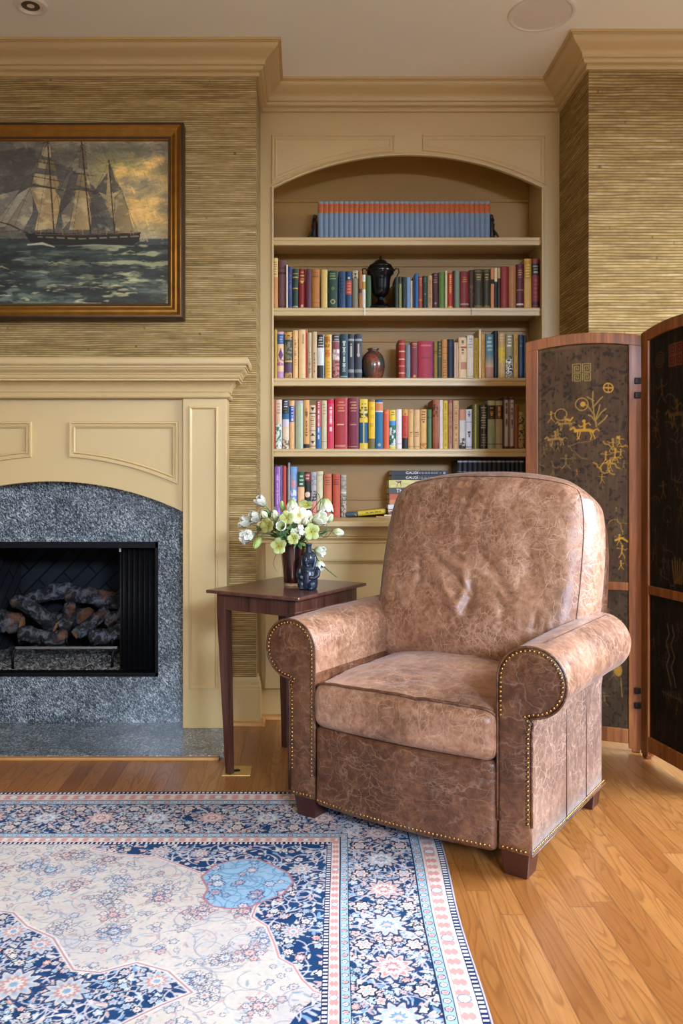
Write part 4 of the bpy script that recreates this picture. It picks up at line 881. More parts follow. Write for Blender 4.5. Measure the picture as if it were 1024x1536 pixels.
# stack of lying books left of the armchair back
ST = [ # x0, thickness, length, base, ops, desc
 (564, .006, .230, '#c08c3e', [], 'thin tan board at the very bottom of the book stack'),
 (576, .007, .200, '#e2d2ac', [], 'thin cream book near the bottom of the stack, above the tan board'),
 (582, .026, .215, '#23252c', [('n', 0, 1, '#c87a48', .60), ('n', 0, 1, '#d8c8b0', .68)], 'black book with coloured spine pattern in the lower stack'),
 (582, .021, .205, '#d4d2d0', [], 'white book in the middle of the stack'),
 (584, .023, .205, '#bf7a48', [], 'orange-tan cloth book in the middle of the stack'),
 (584, .025, .212, '#b8593a', [], 'brick orange cloth book in the stack below the dark grey one'),
 (583, .030, .225, '#4a4740', [], 'dark grey book with cream script title in the upper stack'),
 (583, .036, .240, '#d2c87c', [('n', .3, 1, '#c0b868', .5), ('n', .4, .9, '#d8a090', .66)], 'thick pale yellow-green book with a black leaping figure in the upper stack'),
 (587, .021, .255, '#1d1c1d', [('r', .0, .06, '#2c2c2c')], 'black book with a white title second from the top of the stack'),
 (587, .023, .262, '#1b1a1b', [('r', .0, .06, '#2c2c2c')], 'black book with a white title at the top of the stack')]
simple('title_white', '#e8e4da', .6); simple('title_black', '#161412', .6); simple('title_grey', '#9a9a9c', .6)
z = ZCT; yf = 3.895
for i, (u0, th, L, base, ops, desc) in enumerate(ST):
    x0 = (u0-CX)*yf/F; yy = yf+(.006, .0, .002, .004, .0, .003, .001, -.002, .003, .002)[i]
    o = add_book(th-.0006, L, .145, base, ops, 200+i, desc, 'stacked books on the counter', (x0, yy, z+th/2), (0, PI/2, 0), True)
    # local frame of the lying book: +z runs along the shelf (to the right), x is down
    def put(text, size, mat, xoff, name='title', sx=1.0, up=0.0):
        M = Matrix(((0, -1, 0, -up), (0, 0, -1, -.0006), (1, 0, 0, xoff), (0, 0, 0, 1)))
        words(text, size, mat, o, M, name, font_scale_x=sx)
    if i in (8, 9):
        put('GAUDÍ', .0165, MAT['title_white'], .066, sx=1.15)
        mb = MB(); rr = random.Random(i); q = .128
        while q < .210:
            l = rr.uniform(.006, .014)
            for dz in (-.0028, .0028): mb.box(-.0011+dz, .0011+dz, -.0008, 0, q, q+l*rr.uniform(.8, 1))
            q += l+.002
        mb.box(-.0014, .0014, -.0008, 0, .222, .232); mb.box(-.005, .005, -.0008, 0, .240, .250); mb.build('subtitle', MAT['title_grey'], o)
    if i == 6: put('The Art of', .026, MAT['title_white'], .034, sx=1.0)
    if i == 7:
        mb = MB(); f = lambda pts, r: mb.tube([(-b, -.0006, a_) for a_, b in pts], r, 5)
        f([(.034, .010), (.044, .007), (.056, .010), (.058, .013)], [.001, .0026, .0024, .0012]); f([(.044, .007), (.040, -.002), (.036, -.012)], [.0014, .001, .0008]); f([(.052, .008), (.055, -.002), (.056, -.014)], [.0014, .001, .0008]); f([(.036, .010), (.032, .013)], .0012)
        mb.build('leaping_figure', MAT['title_black'], o)
    z += th
# black encyclopedia row on the right of the counter, mostly behind the armchair
u = 686.0; YQ = 3.885; gq = 'black encyclopedia volumes behind the armchair'; wpx = 7.9; src = None
for i in range(14):
    wd = 7.9-.12*i; x0 = (u-CX)*YQ/F; w = wd*YQ/F; hq = H-(690-CY)*YQ/F-ZCT
    add_book(w-.0008, hq, .16, '#191b22', [('l', .028, .010, '#a8a8b0'), ('l', .2, .006, '#7a7a84'), ('h', .30, .5, 3, '#8a8a94')], 300, 'black silver-lettered volume on the counter behind the armchair, %s from left of its row' % ORD[i], gq, (x0+w/2, YQ, ZCT+.0003)); u += wd
# vertical lettering on the cream book with the red edge
for o in list(bpy.data.objects):
    if o.get('label', '').startswith('cream book with a red edge'):
        M = Matrix(((0, 1, 0, .0005), (0, 0, -1, -.0007), (-1, 0, 0, .205), (0, 0, 0, 1))); words('VOYAGE', .0115, MAT['title_black'], o, M)
# ribbons hanging from two books
for (u_, v_, l_) in ((547, 461, 'pale ribbon bookmark hanging over the edge of the second shelf left of the urn'), (706.5, 461, 'thin brown ribbon marker hanging over the second shelf under the dark brown book')):
    p = at(u_, v_, 3.838); mb = MB(); wv = .006 if u_ < 600 else .0025
    mb.box(p.x-wv/2, p.x+wv/2, 3.838, 3.858, SH['B'], SH['B']+.0008); mb.box(p.x-wv/2, p.x+wv/2, 3.8365, 3.838, SH['B']-.036, SH['B']+.0008)
    tag(mb.build('ribbon_marker', MAT['ribbon'] if u_ < 600 else MAT['leather_dark']), l_, 'bookmark')
# ---------------------------------------------------------------- shelf ornaments
p = at(571, 460, 3.875); u = empty('lidded_urn', (p.x, 3.895, SH['B']), 'black metal lidded trophy urn with scrolled handles on the second shelf', 'urn')
MB().lathe([(0, 0), (.056, 0), (.058, .006), (.052, .014), (.040, .022), (.022, .034), (.013, .044), (.013, .052), (.017, .056), (.011, .060)], 40).build('foot', MAT['urn_metal'], u, smooth=True)
MB().lathe([(.010, .058), (.024, .062), (.036, .075), (.042, .10), (.045, .135), (.050, .155), (.060, .165), (.064, .178), (.062, .190), (.050, .196), (.0, .196)], 40).build('body', MAT['urn_metal'], u, smooth=True)
MB().lathe([(0, .194), (.058, .194), (.052, .206), (.036, .214), (.030, .222), (.020, .230), (.009, .234), (.006, .238), (.008, .242), (.004, .250), (0, .253)], 40).build('lid', MAT['urn_metal'], u, smooth=True)
for s in (-1, 1):
    pts = [(s*.058, -.01, .176), (s*.070, -.01, .190), (s*.083, -.01, .188), (s*.086, -.01, .172), (s*.078, -.01, .160), (s*.074, -.01, .140), (s*.062, -.01, .112), (s*.048, -.01, .100)]
    MB().tube(pts, [.004, .004, .004, .004, .0035, .0035, .003, .003], 8).build('handle', MAT['urn_handle'], u, smooth=True)
p = at(560.3, 565, 3.90); o = MB().lathe([(0, 0), (.036, 0), (.038, .004), (.049, .030), (.055, .062), (.053, .092), (.044, .116), (.031, .130), (.024, .134), (.023, .140), (.029, .146), (.026, .148), (.020, .142), (0, .140)], 44).build('ceramic_vase', MAT['painted_vase'], smooth=True)
o.location = (p.x, 3.93, SH['C']); tag(o, 'round brown ceramic vase with painted green and red decoration on the third shelf', 'vase')
def bookend(x, s, label):
    e = empty('bookend', (x, 3.90, SH['A']), label, 'bookend', 'carved bookends on the top shelf')
    MB().box(min(0, s*.055), max(0, s*.055), -.03, .05, 0, .006).build('base', MAT['bookend_wood'], e, bevel=.002)
    mb = MB(); rr = random.Random(4)
    mb.tube([(s*.014, .01, .004), (s*.016, .01, .04), (s*.013, .01, .08), (s*.012, .01, .108)], [.017, .015, .013, .005], 10)
    for k in range(14): z = .012+.007*k; mb.ell((s*(.018+.012*rr.random()*(1-k/18)), .0+.02*rr.random(), z), (.009-.0003*k, .010, .008), n=8, k=6)
    mb.ell((s*.013, .006, .112), (.010, .010, .012), n=10, k=8); mb.tube([(s*.02, 0, .05), (s*.035, -.006, .03), (s*.048, -.004, .006)], [.006, .005, .004], 8)
    mb.build('carved_figure', MAT['bookend_wood'], e, smooth=True)
bookend((476.5-CX)*YS/F, -1, 'dark carved figure bookend at the left end of the blue-grey set')
bookend((735.5-CX)*YS/F, 1, 'dark carved figure bookend at the right end of the blue-grey set')
# ---------------------------------------------------------------- leather recliner
AX, AY = Vector((.817, -.577, 0)).normalized(), Vector((.577, .817, 0)).normalized()
ch = empty('leather_recliner', (.265, 2.31, 0), 'distressed brown leather recliner armchair with rolled arms and brass nailhead trim', 'armchair', rz=math.atan2(AX.y, AX.x))
LE = MAT['leather']
def npart(name, V, Q, mat, smooth=True): return link_mesh(name, np_mesh(name, V, Q), mat, ch, smooth)
def gauss_lines(X, Z, lines):
    out = np.zeros_like(X)
    for pts, w, amp in lines:
        best = np.zeros_like(X)
        n = len(pts)
        for i in range(n-1):
            (x0, y0), (x1, y1) = pts[i], pts[i+1]; dx, dy = x1-x0, y1-y0; L = dx*dx+dy*dy
            t = np.clip(((X-x0)*dx+(Z-y0)*dy)/L, 0, 1); d = np.hypot(X-x0-t*dx, Z-y0-t*dy)
            s = (i+t)/(n-1); k = np.sin(np.pi*np.clip(.12+.76*s, 0, 1)); best = np.maximum(best, k*np.exp(-(d/w)**2))
        out += amp*best
    return out
# back cushion -----------------------------------------------------------
HW, HT, HH = .372, .105, .335; TILT = math.radians(15); BC = Vector((0, .600, .705))
def px_back(u, v): return ((u-752)/437.0, (862-v)/470.0)     # photo pixel -> place on the back cushion face
CRE = [([(648, 722), (634, 770), (628, 800)], .007, -.004), ([(700, 715), (690, 745)], .006, -.004), ([(742, 712), (735, 765), (728, 800), (735, 830)], .008, -.006), ([(775, 715), (768, 770), (760, 800)], .008, -.003), ([(815, 715), (800, 780)], .008, -.003),
       ([(672, 722), (655, 790)], .010, .003), ([(722, 716), (708, 790)], .010, .003),
       ([(668, 850), (676, 890), (668, 905)], .012, -.010), ([(690, 846), (712, 868), (742, 893), (760, 905)], .011, -.012), ([(700, 838), (722, 846), (748, 868)], .010, -.007),
       ([(706, 880), (730, 912), (748, 940)], .016, .013), ([(722, 858), (745, 872), (752, 900), (742, 935)], .013, .012), ([(755, 880), (762, 910), (752, 945)], .012, -.011),
       ([(760, 842), (790, 870), (815, 905)], .012, -.009), ([(775, 835), (812, 866)], .012, .006), ([(790, 900), (810, 925), (808, 950)], .012, -.007), ([(680, 920), (712, 950)], .012, -.007), ([(640, 900), (660, 940)], .012, .006),
       ([(850, 955), (852, 925)], .007, -.005), ([(868, 957), (870, 928)], .007, .003), ([(884, 957), (890, 932)], .007, -.004), ([(830, 955), (826, 930)], .008, .003), ([(820, 800), (838, 850), (832, 900)], .03, -.008), ([(700, 790), (760, 800)], .05, .006)]
CRE = [([px_back(*p) for p in pts], w, a) for pts, w, a in CRE]
def back_map(C):
    p = rbox_map(C, (HW, HT, HH), .085)
    u, w, v = p[:, 0]/HW, p[:, 1]/HT, p[:, 2]/HH
    vp = np.clip(v, 0, 1); vn = np.clip(-v, 0, 1)
    x = p[:, 0]*(1-.10*vp**5-.05*vp**2-.05*vn**2); z = p[:, 2]-.050*np.abs(u)**2.6*vp**2
    y = p[:, 1].copy(); front = np.clip(-w, 0, 1)
    y -= front*.040*(1-u**2)*(1-.5*np.abs(v)**3); y -= front*.020*(1-u**2)*np.exp(-((v+.55)/.35)**2)
    y += front*gauss_lines(x, z, CRE)*-1.0
    y += front*.006*(fbm(x*9+3, z*9+1, 5)-.5)+front*.003*(fbm(x*28, z*28, 9)-.5)
    return np.stack([x, y, z], 1)
Rb = np.array([[1, 0, 0], [0, math.cos(TILT), math.sin(TILT)], [0, -math.sin(TILT), math.cos(TILT)]])
def tilt(p): return p @ Rb.T+np.array(BC)
C, Q = rbox_pts((HW, HT, HH), .085, 96)
npart('back_cushion', tilt(back_map(C)), Q, MAT['leather_faded'])
def back_line(cs): return [Vector(p) for p in tilt(back_map(np.array(cs, float)))]
seam = [(-.95, -1, -.95+1.88*i/30) for i in range(31)]+[(-.95+1.9*i/30, -1, .93) for i in range(31)]+[(.95, -1, .93-1.88*i/30) for i in range(31)]
MB().tube([p+Vector((0, -.0005, 0)) for p in back_line(seam)], .0015, 6).build('back_piping', MAT['leather_dark'], ch, smooth=True)
# outer back shell behind the cushion
C, Q = rbox_pts((1,)*3, .2, 24); p = rbox_map(C, (.36, .055, .42), .05); p[:, 0] *= 1-.10*np.clip(p[:, 2]/.42, 0, 1)**4; p[:, 2] -= .045*np.abs(p[:, 0]/.36)**2.6*(p[:, 2] > 0)
npart('outer_back', (p @ Rb.T)+np.array([0, .685, .545]), Q, LE)
# seat cushion -----------------------------------------------------------
SX, SY, SZ = .282, .285, .066
def seat_map(C):
    p = rbox_map(C, (SX, SY, SZ), .034); u, v, w = p[:, 0]/SX, p[:, 1]/SY, p[:, 2]/SZ
    up = np.clip(w, 0, 1); z = p[:, 2]+up*(.038*(1-np.abs(u)**3)*(1-(v-.15)**2*.75)+.010*(v+1)/2)
    y = p[:, 1]-.020*(1-u**2)*np.clip(-v, 0, 1)
    z += up*.010*(fbm(p[:, 0]*8, p[:, 1]*8, 3)-.5)+up*.003*(fbm(p[:, 0]*30, p[:, 1]*30, 4)-.5)
    z += up*gauss_lines(p[:, 0], p[:, 1], [([(-.10, -.26), (-.02, -.16), (.10, -.12)], .010, -.004), ([(-.22, -.2), (-.12, -.05), (-.1, .1)], .012, -.004), ([(.05, -.27), (.14, -.2), (.25, -.18)], .009, -.004), ([(.0, -.05), (.12, .02), (.2, .12)], .014, -.004), ([(-.05, .1), (.08, .14)], .012, .003)])
    y -= np.clip(-v, 0, 1)*.004*(fbm(p[:, 0]*12, p[:, 2]*12, 8)-.5)
    return np.stack([p[:, 0], y+.262, z+.352], 1)
C, Q = rbox_pts((SX, SY, SZ), .034, 64); npart('seat_cushion', seat_map(C), Q, MAT['leather_faded'])
ed = [Vector(q) for q in seat_map(np.array([(-.97+1.94*i/40, -.90, .72) for i in range(41)]))]
MB().tube([q+Vector((0, -.004, .003)) for q in ed], .0042, 8).build('seat_piping', LE, ch, smooth=True)
# footrest panel ---------------------------------------------------------
C, Q = rbox_pts((1,)*3, .02, 40); p = rbox_map(C, (.279, .030, .116), .016); f = np.clip(-p[:, 1]/.030, 0, 1); u, w = p[:, 0]/.279, p[:, 2]/.116
p[:, 1] -= f*(.020*(1-u**2)*(1-.3*w**2)+.006*(fbm(p[:, 0]*7, p[:, 2]*7, 12)-.5)+.003*(fbm(p[:, 0]*4, p[:, 2]*30, 13)-.5))
p[:, 2] -= .006*(1-u**2)*(w < -.5); FR0 = np.array([0, .022, .172]); npart('footrest_panel', p+FR0, Q, LE)
def foot_front(x, z):
    u, w = x/.279, (z-.172)/.116; return .022-.030-.020*(1-u*u)*(1-.3*w*w)
# arms -------------------------------------------------------------------
IN, OUT, RC, RR = .284, .372, .372, .088; ZR = .503
def arm_profile(n=34):
    pts = [(IN, .066), (IN, .14), (IN, .22), (IN, .30), (IN, .38), (IN, .44)]
    for i in range(n+1):
        a = PI-(PI+PI*.53)*i/n; pts.append((RC+RR*math.cos(a), ZR+RR*math.sin(a)))
    x, z = pts[-1]; pts += [(OUT+.004, z-.014), (OUT, z-.04), (OUT, .30), (OUT, .22), (OUT, .14), (OUT, .066)]
    return pts
PROF = arm_profile()
def prof_off(d):
    P = [Vector(p) for p in PROF]; m = len(P); out = []
    for i in range(m):
        a, b = P[i-1], P[(i+1) % m]; t = (b-a).normalized(); n = Vector((t.y, -t.x)); out.append((P[i].x+n.x*d, P[i].y+n.y*d))   # inward
    return out
cen = Vector((.34, .40))
def arm(s):
    L = .655; ys = [-.004, -.003, .0, .004, .010, .018, .028, .040, .055, .075]+[.10+.025*i for i in range(21)]+[.61, .625, .638, .648, .654]
    rows = []
    for y in ys:
        ins = .012 if y <= -.0035 else (.006 if y <= -.002 else (.002 if y <= .001 else 0))
        if y > .60: ins = .05*((y-.60)/.055)**2.2
        pr = prof_off(ins) if ins else PROF
        row_ = []
        for k, (x, z) in enumerate(pr):
            roll = 6 <= k <= 40; a = (k-6)/34
            q = .0022*math.sin(a*95)*math.exp(-max(0, y-.012)/.045)*(1 if y > .008 else 0) if roll else 0   # gathers behind the front edge
            q += .004*(float(fbm(np.array([a*6+s]), np.array([y*9.0]), 21, 3)[0])-.5) if 0 < y < .62 else 0
            dx, dz = (x-RC)/RR, (z-ZR)/RR
            if roll: x, z = x+dx*q, z+dz*q
            z += (.012*math.sin(min(1, y/.3)*PI/2) if roll else 0)
            row_.append((s*x, y, z))
        rows.append(row_)
    V = [p for r in rows for p in r]; m = len(PROF); n = len(rows)
    Q = [(j*m+i, (j+1)*m+i, (j+1)*m+(i+1) % m, j*m+(i+1) % m) for j in range(n-1) for i in range(m)]
    mb = MB(); mb._add(V, Q)
    for j, sg in ((0, 1), (n-1, -1)):               # caps fanned from inside the shape
        base = len(mb.v); ring = rows[j]; yy = ring[0][1]+(-.004 if j == 0 else .004)
        inn = [(s*(cen.x+(abs(x)-cen.x)*.5), yy, cen.y+(z-cen.y)*.5) for x, _, z in ring]
        # medial strip keeps the cap inside the keyhole outline
        med = [(s*(IN+OUT)/2, yy, min(max(z, .10), .44)) if z < .44 else (s*(RC+(abs(x)-RC)*.45), yy, ZR+(z-ZR)*.45) for x, _, z in ring]
        mb._add(med, []); o0 = j*m
        for i in range(m): mb.f.append((o0+i, o0+(i+1) % m, base+(i+1) % m, base+i)); mb.mi.append(0)
        mb.f.append(tuple(base+i for i in range(m))); mb.mi.append(0)
    mb.mi = [(2 if (i % m) >= 39 else 1) if (i < (n-1)*m and ys[i//m] >= .004 and (i % m) >= 5) else 0 for i in range(len(mb.f))]
    a = mb.build('arm', [LE, MAT['leather_faded'], MAT['leather_side']], ch, smooth=True)
    pr = prof_off(-.001); MB().tube([(s*x, -.001, z) for x, z in pr[1:-1]], .0032, 6).build('arm_piping', LE, a, smooth=True)
    # line of stitching along the top of the roll and two seams down the outside
    k = 6+14; MB().tube([(s*(RC+(RR+.0015)*math.cos(PI*.42)), y, ZR+.011+(RR+.0015)*math.sin(PI*.42)) for y in [.05+.04*i for i in range(14)]], .0012, 5).build('arm_seam', MAT['leather_dark'] if s > 0 else LE, a, smooth=True)
    for y in (.27, .45): MB().tube([(s*(OUT+.0005), y, z) for z in (.07, .2, .3, .40)], .0016, 5).build('side_seam', MAT['leather_dark'], a, smooth=True)
    # nailheads round the front panel
    pr = [Vector(p) for p in prof_off(.0085)]; path = pr[1:-1]; out = []; acc = 0; step = .0118
    for p0, p1 in zip(path[:-1], path[1:]):
        d = (p1-p0).length; t = step-acc if acc else 0
        while t <= d: out.append(p0.lerp(p1, t/d)); t += step
        acc = (acc+d) % step if False else (d-(t-step))
    mb = MB()
    def nail(c, nrm):
        M = Vector(nrm).to_track_quat('Z', 'Y').to_matrix().to_4x4(); M.translation = Vector(c)
        mb.lathe([(.0046, 0), (.0042, .0018), (.0026, .0032), (0, .0037)], 8, M=M)
    keep = [p for p in out if not (p.x < IN+.02 and p.y < .40 and s > 0)]
    for p in keep: nail((s*p.x, -.0048, p.y), (0, -1, 0))
    mb.build('nailhead_trim', MAT['nail_brass'], a, smooth=True); mb = MB(); x = IN+.014
    while x < OUT-.010: nail((s*x, -.0048, .0775), (0, -1, 0)); x += step
    mb.build('nailhead_trim', MAT['nail_brass'], a, smooth=True)
    mb = MB(); y = .012
    while y < .63: nail((s*(OUT+.0003), y, .0775), (s, 0, 0)); y += step
    mb.build('nailhead_trim', MAT['nail_brass'], a, smooth=True)
    MB().tube([(s*(OUT+.001), y, .067) for y in (.0, .2, .4, .64)], .003, 6).build('hem_piping', LE, a, smooth=True)
arm(1); arm(-1)
mb = MB(); x = -.268
while x < .27:
    zz = .073-.004*(1-(x/.279)**2); yy = foot_front(x, .075)-.0
    M = Vector((0, -1, 0)).to_track_quat('Z', 'Y').to_matrix().to_4x4(); M.translation = Vector((x, yy+.001, zz)); mb.lathe([(.0046, 0), (.0042, .0018), (.0026, .0032), (0, .0037)], 8, M=M); x += .0118
mb.build('nailhead_trim', MAT['nail_brass'], ch, smooth=True)
MB().box(-IN+.004, IN-.004, .06, .64, .075, .30).build('seat_box', MAT['dark_fabric'], ch)
for x, y in ((-.325, .045), (.325, .045), (-.325, .60), (.325, .60)):
    zb = .0045 if (x < 0 and y < .1) else .0005
    MB().frustum((x, y, zb), .062, (x, y, .068), .078).build('foot', MAT['foot_wood'], ch, bevel=.003)
# ---------------------------------------------------------------- side table
TF = Vector((-.016, 2.662, 0)); ta = Vector((.52, .854, 0)).normalized(); tb = Vector((-.838, .545, 0)).normalized()
LA_, LB_ = .475, .380; TZ = .637
tbl = empty('side_table', TF, 'dark mahogany side table with tapered legs beside the recliner, holding the vase', 'side table')
def TP(a, b, z=0): return ta*a+tb*b+Vector((0, 0, z))
def tbox(mb, a0, a1, b0, b1, z0, z1):
    vs = [TP(a, b, z) for z in (z0, z1) for b in (b0, b1) for a in (a0, a1)]
    return mb._add(vs, [(0, 2, 3, 1), (4, 5, 7, 6), (0, 1, 5, 4), (2, 6, 7, 3), (0, 4, 6, 2), (1, 3, 7, 5)])
tbox(MB(), 0, LA_, 0, LB_, TZ-.012, TZ).build('tabletop', MAT['table_top_wood'], tbl, bevel=.004)
i = .028; t = .018
for a0, a1, b0, b1 in ((i+.02, LA_-i-.02, i, i+t), (i+.02, LA_-i-.02, LB_-i-t, LB_-i), (i, i+t, i+.02, LB_-i-.02), (LA_-i-t, LA_-i, i+.02, LB_-i-.02)):
    tbox(MB(), a0, a1, b0, b1, TZ-.068, TZ-.012).build('apron', MAT['table_wood'], tbl, bevel=.001)
for sa in (0, 1):
    for sb in (0, 1):
        a = i+.018 if not sa else LA_-i-.018; b = i+.018 if not sb else LB_-i-.018; da = .014*(1 if not sa else -1); db = .014*(1 if not sb else -1)
        vs = []
        for z, w, k in ((.0006, .011, 1), (TZ-.075, .0185, 0), (TZ-.012, .0185, 0)):
            vs += [TP(a+da*k+x*w, b+db*k+y*w, z) for x, y in ((-1, -1), (1, -1), (1, 1), (-1, 1))]
        fs = [(3, 2, 1, 0), (8, 9, 10, 11)]+[(j*4+q, j*4+(q+1) % 4, j*4+4+(q+1) % 4, j*4+4+q) for j in range(2) for q in range(4)]
        mb = MB(); mb._add(vs, fs); mb.build('leg', MAT['table_wood'], tbl, bevel=.001)
# tall glazed pot with the flowers
VC = Vector((-.036, 3.0, TZ+.0004))
pot = empty('flower_pot', VC, 'tall dark brown glazed pot holding the bouquet on the side table', 'pot')
n = 64; V = []; Cc = []
prof = [(.0335, 0, 0), (.0335, .009, 0), (.0345, .0095, 1), (.0355, .03, 1), (.039, .075, 1), (.0435, .115, 1), (.0475, .148, 1), (.0480, .152, 1), (.0455, .153, 1), (.043, .145, 1), (.037, .10, 1), (.0, .10, 1)]
for r, z, g in prof:
    for k in range(n):
        a = 2*PI*k/n; fl = 1+.018*abs(math.cos(4*a))*(g and z < .15 and z > .012); V.append((r*fl*math.cos(a), r*fl*math.sin(a), z))
        m = .5+.5*math.cos(a*8+.6); c = rgb('#b8956c') if not g else rgb('#1c1312')*(1-m)+rgb('#54241a')*m
        if g and z > .05: c = c*(.9+.25*((k*7) % 5)/5)
        Cc.append(c)
Q = [(j*n+k, j*n+(k+1) % n, (j+1)*n+(k+1) % n, (j+1)*n+k) for j in range(len(prof)-1) for k in range(n)]
link_mesh('body', np_mesh('body', V, Q, Cc), MAT['glazed_pot'], pot, True)
# black ceramic bottle in the shape of a seated figure
fg = empty('figure_bottle', (.018, 2.885, TZ+.0004), 'small black ceramic bottle shaped as a seated person, in front of the flower pot', 'figurine', rz=math.radians(-22))
mb = MB()
mb.lathe([(0, 0), (.027, 0), (.030, .006), (.032, .025), (.029, .045), (.026, .062), (.027, .072), (.020, .082), (.010, .086), (0, .087)], 28)
mb.ell((0, -.005, .102), (.0205, .0215, .0255), n=24, k=16); mb.lathe([(.013, .120), (.0098, .128), (.0090, .146), (.0098, .149), (.0112, .151), (.0112, .155), (0, .156)], 20)
mb.ell((0, .006, .104), (.0275, .0195, .0275), n=24, k=16)          # hair
for s in (-1, 1):
    mb.tube([(s*.0225, -.002, .112), (s*.0245, -.004, .096), (s*.0225, -.008, .080), (s*.019, -.014, .066)], [.006, .0065, .006, .004], 10)
    mb.tube([(s*.025, .004, .073), (s*.0335, .0, .062), (s*.0345, -.008, .048), (s*.028, -.021, .040), (s*.014, -.029, .042)], [.0085, .0105, .0092, .0075, .006], 12)
    mb.ell((s*.0185, -.018, .016), (.0150, .016, .0185), n=18, k=12); mb.ell((s*.017, -.026, .005), (.0095, .012, .0052), n=14, k=8)
    mb.ell((s*.0078, -.0245, .1055), (.0042, .0026, .0020), n=12, k=8); mb.tube([(s*.0125, -.0215, .1100), (s*.0065, -.0255, .1112), (s*.002, -.0258, .1100)], [.0014, .0020, .0014], 6)
mb.tube([(0, -.0255, .1100), (0, -.0285, .1030), (0, -.0305, .0975), (0, -.0262, .0950)], [.0020, .0030, .0040, .0018], 10)
mb.ell((0, -.0250, .0905), (.0066, .0030, .0020), n=14, k=8); mb.ell((0, -.0238, .0862), (.0056, .0028, .0019), n=14, k=8); mb.ell((0, -.0195, .0815), (.0062, .0045, .0035), n=12, k=8)
mb.ell((0, -.024, .060), (.010, .004, .008), n=14, k=8)
o = mb.build('body', MAT['black_ceramic'], fg, smooth=True); r = o.modifiers.new('Remesh', 'REMESH'); r.mode = 'VOXEL'; r.voxel_size = .0011; r.use_smooth_shade = True
s = o.modifiers.new('Smooth', 'SMOOTH'); s.iterations = 1; s.factor = .35
# ---------------------------------------------------------------- bouquet
def petal_grid(mbV, mbC, mbQ, frame, L, W, curl, cup, c0, c1, edge=None, tip=.6, seed=0, spots=None):
    """one petal: base at frame origin, grows along +z of the frame and leans towards +y by curl"""
    nu, nv = 7, 9; b = len(mbV)
    for j in range(nv):
        t = j/(nv-1); ang = curl*t; wv = W*math.sin(PI*min(1, (.12+.88*t)**.75*.97))**tip*(.35+.65*min(1, t*2.2))
        for i_ in range(nu):
            s = 2*i_/(nu-1)-1
            y = L*(math.sin(ang)/max(ang, 1e-3))*t*0+L*t*math.sin(ang*.5); z = L*t*math.cos(ang*.5)
            x = s*wv; dep = cup*wv*(1-s*s); p = Vector((x, y+dep+.0008*math.sin(9*t+5*s+seed), z)); mbV.append(tuple(frame @ p))
            c = rgb(c0)*(1-t)+rgb(c1)*t
            if edge is not None: c = c*(1-.5*abs(s)**3)+rgb(edge)*.5*abs(s)**3
            if spots is not None and ((i_+j+seed) % 2 == 0) and .15 < t < .95: c = c*.45+rgb(spots)*.55
            mbC.append(c)
    mbQ += [[b+q for q in f] for f in grid_quads(nu, nv).tolist()]
def frame_at(p, d, roll=0):
    M = Vector(d).normalized().to_track_quat('Z', 'Y').to_matrix().to_4x4() @ Matrix.Rotation(roll, 4, 'Z'); M.translation = Vector(p); return M
MOUTH = VC+Vector((0, 0, .148))
def stem_curve(end, din, rr):
    """from inside the pot mouth up and out to the bloom"""
    s = MOUTH+Vector((rr.uniform(-.024, .024), rr.uniform(-.024, .024), -.035)); m = (s+end)/2+Vector((0, 0, .03+.02*rr.random())); pre = end-din*.035
    out = []
    for i in range(15):
        t = i/14; out.append((1-t)**3*s+3*(1-t)**2*t*(s*.5+m*.5+Vector((0, 0, .03)))+3*(1-t)*t*t*pre+t**3*end)
    return out
